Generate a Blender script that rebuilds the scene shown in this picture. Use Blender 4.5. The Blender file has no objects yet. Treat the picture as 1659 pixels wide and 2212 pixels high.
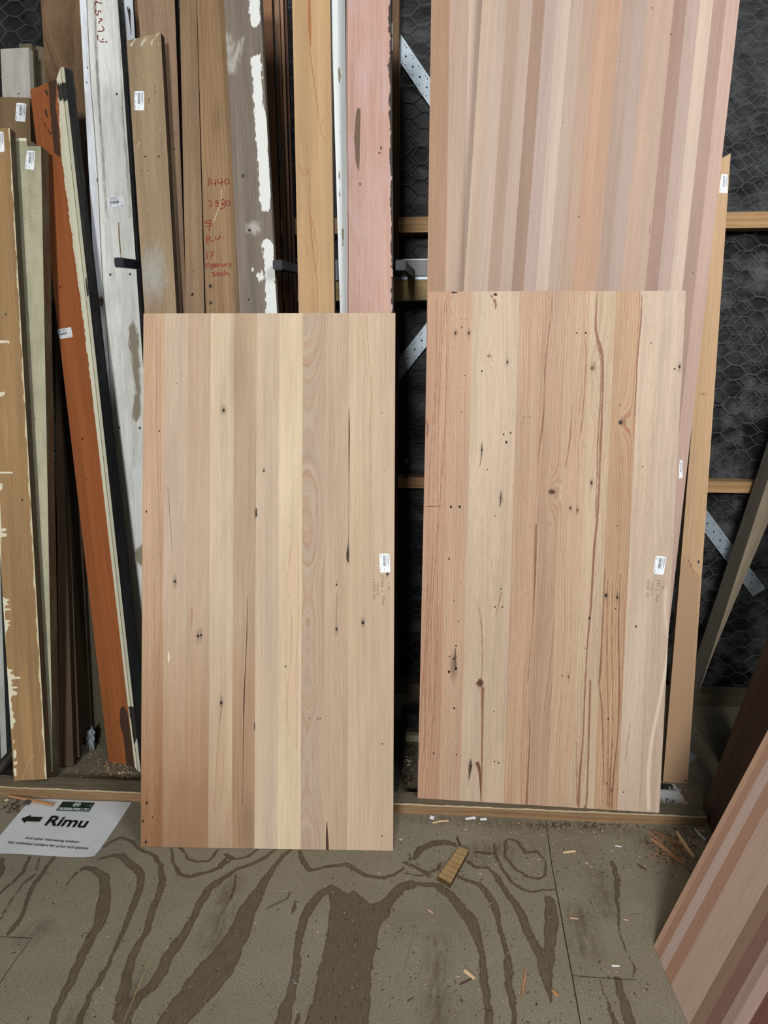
import bpy, math, random
import numpy as np
from mathutils import Vector
random.seed(7); RNG = np.random.default_rng(7)
SC = bpy.context.scene; COL = SC.collection

# ------------------------------------------------------------------ camera, light, exposure
F = 1660.0; CX, CY = 829.5, 1106.0; CAMH = 1.288
PITCH = math.radians(11.7); YAW = math.atan(150.5*math.cos(PITCH)/F)
FW = np.array([-math.sin(YAW)*math.cos(PITCH), math.cos(YAW)*math.cos(PITCH), -math.sin(PITCH)])
RT = np.array([math.cos(YAW), math.sin(YAW), 0.0]); UP = np.cross(RT, FW); O = np.array([0, 0, CAMH])
cd = bpy.data.cameras.new('camera'); cam = bpy.data.objects.new('camera', cd); COL.objects.link(cam)
cam.location = O.tolist(); cam.rotation_euler = (math.pi/2-PITCH, 0, YAW)
cd.sensor_fit = 'VERTICAL'; cd.sensor_height = 24.0; cd.lens = 24.0*F/2212.0; cd.clip_start = .05
SC.camera = cam
W = bpy.data.worlds.new('world'); SC.world = W; W.use_nodes = True
W.node_tree.nodes['Background'].inputs[0].default_value = (.92, .96, 1.0, 1)
W.node_tree.nodes['Background'].inputs[1].default_value = 0.12
def area(name, loc, target, sx, sy, power, col):
    d = bpy.data.lights.new(name, 'AREA'); d.shape = 'RECTANGLE'; d.size = sx; d.size_y = sy
    d.energy = power; d.color = col
    o = bpy.data.objects.new(name, d); COL.objects.link(o); o.location = loc
    o.rotation_euler = (Vector(target)-Vector(loc)).to_track_quat('-Z', 'Y').to_euler()
    return o
area('doorway_daylight', (-.5, -4.2, 2.5), (0.1, 2.1, .9), .9, .8, 300, (1.0, .985, .96))
area('overhead_fill', (1.15, .15, 2.85), (.1, 2.2, 1.1), .9, .8, 50, (.95, .98, 1.0))  # unseen overhead light, added to make board tops brighter than their feet
SC.view_settings.view_transform = 'Standard'; SC.view_settings.look = 'None'
SC.view_settings.exposure = 0.03; SC.view_settings.gamma = 1.0; SC.view_settings.use_curve_mapping = False

# ------------------------------------------------------------------ helpers
def V(*a): return np.array(a, float)
def ray(x, y): return FW + RT*((x-CX)/F) - UP*((y-CY)/F)
def atz(x, y, z=0.0):
    r = ray(x, y); return O + r*((z-CAMH)/r[2])
def aty(x, y, Y):
    r = ray(x, y); return O + r*(Y/r[1])
def nrm(a): return a/np.linalg.norm(a)
class Plane:
    """a leaning plane: through point P, n is the unit normal facing the camera side"""
    def __init__(s, P, n): s.P, s.n = P, nrm(n)
    def at(s, x, y, d=0.0):            # d metres in front of the plane
        r = ray(x, y); P = s.P + s.n*d
        return O + r*(np.dot(P-O, s.n)/np.dot(r, s.n))
def lean(y0, deg, yaw=0.0, x0=0.0):     # plane whose foot is at Y=y0, leaning back by deg
    a, w = math.radians(deg), math.radians(yaw)
    return Plane(V(x0, y0, 0), V(math.sin(w)*math.cos(a), -math.cos(w)*math.cos(a), math.sin(a)))
def project(P):
    d = P-O; z = d@FW; return CX+F*(d@RT)/z, CY-F*(d@UP)/z
SAT = .88
def lin(c):
    c = np.asarray(c, float)/255.0
    c = np.where(c <= .04045, c/12.92, ((c+.055)/1.055)**2.4)
    g = float(c@np.array([.2126, .7152, .0722])); return np.maximum(g+(c-g)*SAT, .0005)
def rgba(c): l = lin(c); return (float(l[0]), float(l[1]), float(l[2]), 1.0)

def seg_sdf(X, Y, pts):                 # capsule chain, positive inside. pts: (x,y,r)
    best = np.full(X.shape, -1e9)
    for (x0, y0, r0), (x1, y1, r1) in zip(pts[:-1], pts[1:]):
        dx, dy = x1-x0, y1-y0; L2 = dx*dx+dy*dy+1e-12
        t = np.clip(((X-x0)*dx+(Y-y0)*dy)/L2, 0, 1)
        best = np.maximum(best, r0+(r1-r0)*t-np.hypot(X-x0-t*dx, Y-y0-t*dy))
    return best
def poly_sdf(X, Y, pts):
    d = np.full(X.shape, 1e9); ins = np.zeros(X.shape, bool); n = len(pts)
    for i in range(n):
        x0, y0 = pts[i]; x1, y1 = pts[(i+1) % n]
        dx, dy = x1-x0, y1-y0; t = np.clip(((X-x0)*dx+(Y-y0)*dy)/(dx*dx+dy*dy+1e-12), 0, 1)
        d = np.minimum(d, np.hypot(X-x0-t*dx, Y-y0-t*dy))
        if abs(dy) > 1e-12:
            ins ^= ((y0 > Y) != (y1 > Y)) & (X < dx*(Y-y0)/dy+x0)
    return np.where(ins, d, -d)
def wob(t, seed, k=5, f0=1.0):           # smooth 1d noise
    r = np.random.default_rng(seed); s = 0
    for i in range(k):
        s = s + np.sin(t*f0*(1.7**i)*r.uniform(.7, 1.3)+r.uniform(0, 6.28))/(1.45**i)
    return s/2.0

# ------------------------------------------------------------------ node materials
class NT:
    def __init__(s, name):
        m = bpy.data.materials.new(name); m.use_nodes = True; s.m = m; s.t = m.node_tree
        s.b = s.t.nodes['Principled BSDF']
    def n(s, typ, **kw):
        nd = s.t.nodes.new(typ)
        for k, v in kw.items(): setattr(nd, k, v)
        return nd
    def put(s, sock, v):
        if v is None: return
        if isinstance(v, bpy.types.NodeSocket): s.t.links.new(v, sock)
        else: sock.default_value = v
    def math(s, op, a, b=None, c=None, clamp=False):
        nd = s.n('ShaderNodeMath', operation=op, use_clamp=clamp)
        s.put(nd.inputs[0], a); s.put(nd.inputs[1], b); s.put(nd.inputs[2], c); return nd.outputs[0]
    def vm(s, op, a, b=None):
        nd = s.n('ShaderNodeVectorMath', operation=op); s.put(nd.inputs[0], a); s.put(nd.inputs[1], b); return nd.outputs[0]
    def scale(s, a, f):
        nd = s.n('ShaderNodeVectorMath', operation='SCALE'); s.put(nd.inputs[0], a); s.put(nd.inputs[3], f); return nd.outputs[0]
    def attr(s, name, out='Fac'):
        nd = s.n('ShaderNodeAttribute'); nd.attribute_name = name; return nd.outputs[out]
    def noise(s, vec, scale=1.0, detail=2.0, rough=.5, out=0):
        nd = s.n('ShaderNodeTexNoise'); s.put(nd.inputs['Vector'], vec)
        nd.inputs['Scale'].default_value = scale; nd.inputs['Detail'].default_value = detail
        nd.inputs['Roughness'].default_value = rough; return nd.outputs[out]
    def mix(s, f, a, b):
        nd = s.n('ShaderNodeMix', data_type='RGBA'); s.put(nd.inputs[0], f); s.put(nd.inputs[6], a); s.put(nd.inputs[7], b)
        return nd.outputs[2]
    def ramp(s, v, a, b, lo=0.0, hi=1.0):
        nd = s.n('ShaderNodeMapRange'); s.put(nd.inputs[0], v)
        for i, x in enumerate((a, b, lo, hi)): nd.inputs[i+1].default_value = x
        return nd.outputs[0]
    def bump(s, h, strength=.2, dist=.001):
        nd = s.n('ShaderNodeBump'); nd.inputs['Strength'].default_value = strength; nd.inputs['Distance'].default_value = dist
        s.put(nd.inputs['Height'], h); s.put(s.b.inputs['Normal'], nd.outputs[0])
    def done(s, color, rough=.6, spec=.3):
        s.put(s.b.inputs['Base Color'], color); s.put(s.b.inputs['Roughness'], rough)
        s.put(s.b.inputs['Specular IOR Level'], spec); return s.m

def wood(name, fine=.10, mid=.08, big=.06, ring=0.0, rfreq=120, ringcol=(150, 95, 60), pore=.12,
         m1=None, m2=None, n1=.002, n2=.002, w1=.0005, w2=.0005, rough=.6, dark=(70, 50, 35), dirt=0.0, a2=1.0,
         dirtcol=(90, 80, 65), m1f=40, spec=.25):
    k = NT(name); gv = k.attr('gv', 'Vector'); col = k.attr('col', 'Color')
    fib = k.noise(k.vm('MULTIPLY', gv, (850, 14, 1)), 1, 3, .6)
    md = k.noise(k.vm('MULTIPLY', gv, (130, 2.2, 1)), 1, 3, .55)
    bg = k.noise(k.vm('MULTIPLY', gv, (22, 1.4, 1)), 1, 2, .5)
    val = k.math('ADD', 1.0, k.math('MULTIPLY', k.math('SUBTRACT', fib, .5), fine*3.0))
    val = k.math('ADD', val, k.math('MULTIPLY', k.math('SUBTRACT', md, .5), mid*3.0))
    val = k.math('ADD', val, k.math('MULTIPLY', k.math('SUBTRACT', bg, .5), big*3.0))
    po = k.ramp(k.noise(k.vm('MULTIPLY', gv, (1500, 55, 1)), 1, 1, .5), .60, .72)
    val = k.math('MULTIPLY', val, k.math('SUBTRACT', 1.0, k.math('MULTIPLY', po, pore)))
    c = k.scale(col, val)
    if ring > 0:
        g = k.n('ShaderNodeSeparateXYZ'); k.put(g.inputs[0], gv)
        ph = k.math('ADD', k.math('MULTIPLY', g.outputs[0], rfreq), k.math('MULTIPLY', bg, 2.6))
        ph = k.math('ADD', ph, k.math('MULTIPLY', md, .55))
        fr = k.math('FRACT', ph)
        r = k.math('MULTIPLY', k.ramp(fr, .25, .9), k.ramp(fr, 1.0, .93))
        irr = k.ramp(k.noise(k.vm('MULTIPLY', gv, (60, .6, 1)), 1, 2), .3, .7, .25, 1.0)
        r = k.math('MULTIPLY', k.math('MULTIPLY', r, k.math('MULTIPLY', irr, k.ramp(k.noise(k.vm('MULTIPLY', gv, (700, 40, 1)), 1, 2, .6), .3, .6, .35, 1.15))), k.math('MULTIPLY', k.attr('ra'), ring), clamp=True)
        tint = k.vm('MULTIPLY', k.vm('MULTIPLY', col, (1.9, 1.9, 1.9)), tuple(float(x) for x in lin(ringcol)))
        c = k.mix(r, c, tint)
    if dirt > 0:
        dn = k.noise(k.vm('MULTIPLY', gv, (30, 6, 1)), 1, 5, .65)
        sp = k.noise(k.vm('MULTIPLY', gv, (420, 160, 1)), 1, 3, .6)
        df = k.math('ADD', k.ramp(dn, .45, .75, 0, dirt), k.ramp(sp, .56, .74, 0, dirt*.8), clamp=True)
        c = k.mix(df, c, rgba(dirtcol))
    for i, (mc, na, wd, al) in enumerate(((m1, n1, w1, 1.0), (m2, n2, w2, a2))):
        if mc is None: continue
        nz = k.noise(k.vm('MULTIPLY', gv, (m1f*3, m1f, 1)), 1, 4, .65)
        sd = k.math('ADD', k.attr('mk%d' % (i+1)), k.math('MULTIPLY', k.math('SUBTRACT', nz, .5), na*2.5))
        mcol = k.scale(k.vm('MULTIPLY', (1, 1, 1), tuple(float(x) for x in lin(mc))),
                       k.math('ADD', .93, k.math('MULTIPLY', k.noise(k.vm('MULTIPLY', gv, (300, 90, 1)), 1, 4, .6), .14)))
        c = k.mix(k.ramp(sd, -wd, wd, 0, al), c, mcol)
    c = k.mix(k.math('MULTIPLY', k.attr('dk'), 1.0, clamp=True), c, rgba(dark))
    k.bump(fib, .25, .0006)
    return k.done(c, rough, spec)

def flat(name, c, rough=.6, var=.08, sc=60, metal=0.0, spec=.3, bump=0.0):
    k = NT(name); tc = k.n('ShaderNodeTexCoord').outputs['Object']
    nz = k.noise(tc, sc, 4, .6)
    col = k.scale(k.vm('MULTIPLY', (1, 1, 1), tuple(float(x) for x in lin(c))), k.math('ADD', 1-var, k.math('MULTIPLY', nz, 2*var)))
    k.b.inputs['Metallic'].default_value = metal
    if bump: k.bump(nz, bump, .002)
    return k.done(col, rough, spec)

# ------------------------------------------------------------------ mesh assembly with attributes
class MB:
    def __init__(s): s.v = []; s.f = []; s.n = 0; s.a = {k: [] for k in ('gv', 'col', 'mk1', 'mk2', 'dk', 'ra')}
    def add(s, verts, faces, col, gv=None, mk1=None, mk2=None, dk=None, ra=None):
        verts = np.asarray(verts, float); n = len(verts)
        s.v.append(verts); s.f += [tuple(int(i)+s.n for i in f) for f in faces] if not isinstance(faces, np.ndarray) else (faces+s.n).tolist()
        col = np.asarray(col, float)
        if col.ndim == 1: col = np.tile(col, (n, 1))
        s.a['col'].append(np.hstack([col, np.ones((n, 1))]))
        s.a['gv'].append(gv if gv is not None else verts*V(1, 1, .3))
        for k, v, d in (('mk1', mk1, -1.), ('mk2', mk2, -1.), ('dk', dk, 0.), ('ra', ra, 0.)):
            s.a[k].append(np.full(n, d) if v is None else np.broadcast_to(v, (n,)).astype(float))
        s.n += n
    def build(s, name, mat, parent=None):
        me = bpy.data.meshes.new(name); vs = np.vstack(s.v)
        me.from_pydata(vs.tolist(), [], s.f)
        for k, t in (('gv', 'FLOAT_VECTOR'), ('col', 'FLOAT_COLOR'), ('mk1', 'FLOAT'), ('mk2', 'FLOAT'), ('dk', 'FLOAT'), ('ra', 'FLOAT')):
            at = me.attributes.new(k, t, 'POINT'); arr = np.concatenate(s.a[k]).astype(np.float32).ravel()
            at.data.foreach_set({'FLOAT_VECTOR': 'vector', 'FLOAT_COLOR': 'color', 'FLOAT': 'value'}[t], arr)
        me.materials.append(mat); o = bpy.data.objects.new(name, me); COL.objects.link(o)
        if parent: o.parent = parent
        return o
def grid_faces(nu, nv):
    i = np.arange(nu-1)[:, None]*nv+np.arange(nv-1)[None, :]; i = i.ravel()
    return np.stack([i, i+nv, i+nv+1, i+1], 1)
def tag(o, label=None, cat=None, group=None, kind=None):
    if label: o['label'] = label
    if cat: o['category'] = cat
    if group: o['group'] = group
    if kind: o['kind'] = kind
    return o
def mesh_obj(name, vs, fs, mat, parent=None, smooth=False):
    me = bpy.data.meshes.new(name); me.from_pydata([tuple(map(float, v)) for v in vs], [], [tuple(f) for f in fs]); me.materials.append(mat)
    if smooth: me.polygons.foreach_set('use_smooth', [True]*len(me.polygons))
    o = bpy.data.objects.new(name, me); COL.objects.link(o)
    if parent: o.parent = parent
    return o
BOXF = [(0, 3, 2, 1), (4, 5, 6, 7), (0, 1, 5, 4), (1, 2, 6, 5), (2, 3, 7, 6), (3, 0, 4, 7)]
class GB:                                # plain geometry builder
    def __init__(s): s.v = []; s.f = []
    def add(s, vs, fs):
        n = len(s.v); s.v += [tuple(map(float, v)) for v in vs]; s.f += [tuple(i+n for i in f) for f in fs]; return s
    def box(s, x0, x1, y0, y1, z0, z1, b=0.0):
        if b > 0:                        # chamfered box along all edges
            P = []; 
            for z, q in ((z0, b), (z0+b, 0), (z1-b, 0), (z1, b)):
                P += [(x0+b, y0+q, z), (x1-b, y0+q, z), (x1-q, y0+b, z), (x1-q, y1-b, z), (x1-b, y1-q, z), (x0+b, y1-q, z), (x0+q, y1-b, z), (x0+q, y0+b, z)]
            fs = [tuple(range(7, -1, -1)), tuple(range(24, 32))]
            for r in range(3):
                for i in range(8): fs.append((r*8+i, r*8+(i+1) % 8, r*8+8+(i+1) % 8, r*8+8+i))
            return s.add(P, fs)
        return s.add([(x0, y0, z0), (x1, y0, z0), (x1, y1, z0), (x0, y1, z0), (x0, y0, z1), (x1, y0, z1), (x1, y1, z1), (x0, y1, z1)], BOXF)
    def prism(s, base, off):             # polygon (3D points) extruded by vector off
        n = len(base); off = np.asarray(off)
        return s.add(list(base)+[np.asarray(p)+off for p in base], [tuple(range(n-1, -1, -1)), tuple(range(n, 2*n))]+[(i, (i+1) % n, n+(i+1) % n, n+i) for i in range(n)])
    def tube(s, path, r, n=8, caps=True):
        path = [np.asarray(p, float) for p in path]; rr = r if hasattr(r, '__len__') else [r]*len(path); base = len(s.v); vs = []; fs = []
        for i, p in enumerate(path):
            d = nrm(path[min(i+1, len(path)-1)]-path[max(i-1, 0)]); a = np.cross(d, V(0, 0, 1))
            if np.linalg.norm(a) < .05: a = np.cross(d, V(1, 0, 0))
            a = nrm(a); b = np.cross(d, a)
            vs += [p+rr[i]*(a*math.cos(t)+b*math.sin(t)) for t in [2*math.pi*j/n for j in range(n)]]
        for i in range(len(path)-1):
            fs += [(i*n+j, i*n+(j+1) % n, (i+1)*n+(j+1) % n, (i+1)*n+j) for j in range(n)]
        if caps: fs += [tuple(range(n-1, -1, -1)), tuple(range((len(path)-1)*n, len(path)*n))]
        return s.add(vs, fs)
    def obj(s, name, mat, parent=None, smooth=False): return mesh_obj(name, s.v, s.f, mat, parent, smooth)
def ribbon_pts(pts, w, jit=0):
    """2-D polyline -> left and right offsets. pts (x,y) ; w half width or list"""
    P = np.array([p[:2] for p in pts], float); n = len(P)
    w = np.array([p[2] for p in pts]) if len(pts[0]) > 2 else (np.full(n, w) if np.isscalar(w) else np.array(w))
    d = np.gradient(P, axis=0); d /= np.linalg.norm(d, axis=1)[:, None]+1e-9; q = np.stack([-d[:, 1], d[:, 0]], 1)
    return P+q*w[:, None], P-q*w[:, None]
def smooth_poly(pts, k=5):
    P = np.array(pts, float); n = len(P)
    if n < 3: return P
    out = []
    for i in range(n-1):
        p0, p1, p2, p3 = P[max(i-1, 0)], P[i], P[i+1], P[min(i+2, n-1)]
        for t in np.linspace(0, 1, k, endpoint=False):
            out.append(.5*((2*p1)+(-p0+p2)*t+(2*p0-5*p1+4*p2-p3)*t*t+(-p0+3*p1-3*p2+p3)*t**3))
    out.append(P[-1]); return np.array(out)
def strokes_obj(name, strokes, halfw, to3, mat, parent):
    gb = GB()
    for st in strokes:
        P = smooth_poly(st, 5); L, R = ribbon_pts(P, halfw); n = len(P)
        gb.add([to3(*p) for p in L]+[to3(*p) for p in R], [(i, i+1, n+i+1, n+i) for i in range(n-1)])
    return gb.obj(name, mat, parent)

STAVE = np.array([.922, .915, .905])
def board(name, plane, lines, staves=None, T=.03, col=(170, 130, 95), side=None, mat=None, label=None, cat='board', group=None,
          cell=.007, cellv=None, masks=(None, None), dk=None, gfun=None, ra=0.0, seed=None, holes=(), ribs=(), parts=None, topz=None, capcol=None, colfun=None):
    """a timber: 'lines' are its long edges, left to right, each (x_bottom,y_bottom,x_top,y_top[,depth behind plane]).
    staves: list of (fraction0, fraction1, colour, ring) between line 0 and line 1 for glued panels."""
    seed = seed if seed is not None else abs(hash_str(name+(label or ''))) % 9999
    mb = MB(); L = []
    for l in lines:
        d = -(l[4] if len(l) > 4 else 0.0)
        b, t = plane.at(l[0], l[1], d), plane.at(l[2], l[3], d)
        L.append((b, t))
    strips = []
    if staves:
        (b0, t0), (b1, t1) = L[0], L[1]
        for (f0, f1, c, r) in staves:
            c = np.array(c, float)*STAVE; strips.append((b0+(b1-b0)*f0, t0+(t1-t0)*f0, b0+(b1-b0)*f1, t0+(t1-t0)*f1, c, r))
    else:
        for i in range(len(L)-1):
            c = col[i] if isinstance(col, list) else col
            strips.append((*L[i], *L[i+1], c, ra))
    u0 = 0.0
    for si, (b0, t0, b1, t1, c, r) in enumerate(strips):
        w = np.linalg.norm(b1-b0); h = np.linalg.norm(t0-b0)
        nu = max(2, int(w/cell)+2); nv = max(2, int(h/(cellv or cell))+2)
        a = np.linspace(0, 1, nu)[:, None, None]; bb = np.linspace(0, 1, nv)[None, :, None]
        P = ((b0*(1-a)+b1*a)*(1-bb)+(t0*(1-a)+t1*a)*bb).reshape(-1, 3)
        U = (np.linspace(0, w, nu)[:, None]+np.zeros((1, nv))).ravel(); Vv = (np.zeros((nu, 1))+np.linspace(0, h, nv)[None, :]).ravel()
        px, py = project(P)
        sd = seed+si*17
        g = gfun(si, U, Vv, w, h, px, py) if gfun else U+.004*wob(Vv*3.0, sd)
        gv = np.stack([g+sd*.37, Vv, np.full_like(g, sd*1.31)], 1)
        m = [(mk(px, py)/740.0 if mk else None) for mk in masks]
        d = dk(px, py, si) if dk else None
        cc = lin(c)
        if colfun: cc = colfun(si, cc, px, py)
        if callable(r): r = r(px, py)
        mb.add(P, grid_faces(nu, nv), cc, gv, m[0], m[1], d, r); u0 += w
    # sides, back and ends
    sc = lin(side if side is not None else (col[-1] if isinstance(col, list) else (np.array(staves[-1][2])*.8 if staves else np.array(col)*.7)))
    off = -plane.n*T; (lb, lt), (rb, rt_) = L[0], L[-1]
    base = plane.P-plane.n*T
    def back(p):                                  # drop onto the rear plane
        return p-plane.n*(np.dot(p-base, plane.n))
    for (b, t) in ((lb, lt), (rb, rt_)):
        q = [b, t, back(t), back(b)]; h = np.linalg.norm(t-b)
        ns = 24; aa = np.linspace(0, 1, ns)[:, None]
        P = np.vstack([b+(t-b)*aa, back(b)+(back(t)-back(b))*aa]); gv = np.stack([np.r_[np.zeros(ns), np.full(ns, T)]+seed, np.r_[aa[:, 0], aa[:, 0]]*h, np.full(2*ns, 3.3)], 1)
        mb.add(P, [(i, i+1, ns+i+1, ns+i) for i in range(ns-1)], sc, gv)
    mb.add([back(lb), back(rb), back(rt_), back(lt)], [(0, 1, 2, 3)], sc)
    fb = [b for b, t in L]; ft = [t for b, t in L]
    cc = sc if capcol is None else lin(capcol)
    mb.add(fb+[back(rb), back(lb)], [tuple(range(len(fb)+2))], cc); mb.add(ft+[back(rt_), back(lt)], [tuple(range(len(ft)+1, -1, -1))], cc)
    # nail holes and cracks: small dark inlays of the same mesh
    for hdef in holes:
        x, y, rx, ry = hdef[:4]; hc = lin(hdef[4] if len(hdef) > 4 else (22, 20, 20)); n = 10
        ph = RNG.uniform(.8, 1.2, n)
        ring = [plane.at(x+rx*math.cos(6.2832*i/n)*ph[i], y+ry*math.sin(6.2832*i/n)*ph[i], .0004) for i in range(n)]
        mb.add(ring, [tuple(range(n-1, -1, -1))], hc, gv=np.zeros((n, 3)))
    for rdef in ribs:
        pts, rc = rdef; P = smooth_poly(pts, 5); A, B = ribbon_pts(P.tolist(), 1); n = len(P)
        vs = [plane.at(*p, .0003) for p in A]+[plane.at(*p, .0003) for p in B]
        mb.add(vs, [(i, i+1, n+i+1, n+i) for i in range(n-1)], lin(rc), gv=np.array(vs)*V(1, 1, 1))
    root = bpy.data.objects.new(name, None) if parts else None
    if parts:
        COL.objects.link(root); body = mb.build(parts, mat, root)
    else: root = mb.build(name, mat)
    tag(root, label, cat, group); root_plane[root.name] = plane
    return root
root_plane = {}
def hash_str(s):
    h = 7
    for ch in s: h = (h*31+ord(ch)) % 1000003
    return h

# ------------------------------------------------------------------ shared materials
M = {}
M['sticker'] = flat('sticker_paper', (222, 228, 234), .45, .02)
M['ink'] = flat('printed_ink', (62, 64, 76), .6, .05)
M['red_pen'] = flat('red_marker', (132, 28, 22), .6, .25, 300)
M['pencil'] = flat('pencil_lead', (122, 98, 84), .6, .2, 400)
M['black_steel'] = flat('black_painted_steel', (34, 35, 38), .42, .15, 40, spec=.5)
M['plastic_cap'] = flat('black_plastic_cap', (26, 29, 36), .5, .1)
M['white_paint_metal'] = flat('zinc_rail', (140, 152, 162), .4, .06, 90, metal=.3)
M['black_ink'] = flat('black_print', (16, 16, 18), .5, .05)
M['green_ink'] = flat('dark_green_print', (17, 44, 33), .5, .1)
M['white_ink'] = flat('white_print', (205, 215, 208), .5, .03)

def text_obj(name, txt, size, to3, mat, parent, bold=0.0, align='LEFT', spacing=1.0, shear=0.0):
    cu = bpy.data.curves.new('tmp', 'FONT'); cu.body = txt; cu.size = size; cu.offset = bold; cu.align_x = align
    cu.space_character = spacing; cu.shear = shear; cu.resolution_u = 3
    o = bpy.data.objects.new('tmp', cu); COL.objects.link(o); bpy.context.view_layer.update()
    ev = o.evaluated_get(bpy.context.evaluated_depsgraph_get()); me = ev.to_mesh()
    vs = [to3(v.co.x, v.co.y) for v in me.vertices]; fs = [tuple(p.vertices) for p in me.polygons]
    ev.to_mesh_clear(); bpy.data.objects.remove(o); bpy.data.curves.remove(cu)
    return mesh_obj(name, vs, fs, mat, parent)

def sticker(parent, plane, corners, turned=True, label=None, dirty=False):
    """paper price sticker. corners in photo pixels: TL,TR,BR,BL of the printed face as read.
    It is stuck flat on the board's face."""
    c = [plane.at(x, y, .0006) for x, y in corners]
    def to3(a, b, d=0.0):                 # a,b in 0..1 along reading direction / down
        p = (c[0]*(1-a)+c[1]*a)*(1-b)+(c[3]*(1-a)+c[2]*a)*b
        return p+plane.n*d
    W_, H_ = np.linalg.norm(c[1]-c[0]), np.linalg.norm(c[3]-c[0]); r = .10*min(W_, H_)*1.3
    ring = []
    for (cx, cy, a0) in ((0, 0, 180), (1, 0, 270), (1, 1, 0), (0, 1, 90)):
        for q in range(4):
            t = math.radians(a0+q*30); ox = r/W_+(1-2*r/W_)*cx; oy = r/H_+(1-2*r/H_)*cy
            ring.append(to3(ox+math.cos(t)*r/W_, oy+math.sin(t)*r/H_))
    gb = GB(); gb.prism(ring, -plane.n*.0005)
    st = gb.obj('price_sticker', M['sticker'], parent)
    if label: st['label'] = label
    bar = GB(); rr = random.Random(int(corners[0][0]*7+corners[0][1])); x = .10
    while x < .66:
        w = rr.choice((.008, .012, .02)); bar.add([to3(x, .40, .0003), to3(x, .66, .0003), to3(x+w, .66, .0003), to3(x+w, .40, .0003)], [(0, 1, 2, 3)])
        x += w+rr.choice((.007, .011, .016))
    bar.obj('barcode', M['ink'], st)
    pr = GB()
    for (y, x0, x1, hh) in ((.10, .07, .62, .055), (.20, .07, .50, .03), (.29, .07, .72, .03), (.78, .07, .22, .035), (.88, .07, .2, .03), (.86, .5, .62, .035), (.86, .74, .92, .045), (.55, .76, .92, .03)):
        x = x0
        while x < x1:
            w = rr.uniform(.012, .03); pr.add([to3(x, y, .0003), to3(x, y+hh, .0003), to3(x+w, y+hh, .0003), to3(x+w, y, .0003)], [(0, 1, 2, 3)])
            x += w+.008
    pr.obj('printed_lines', M['ink'], st)
    return st

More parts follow.
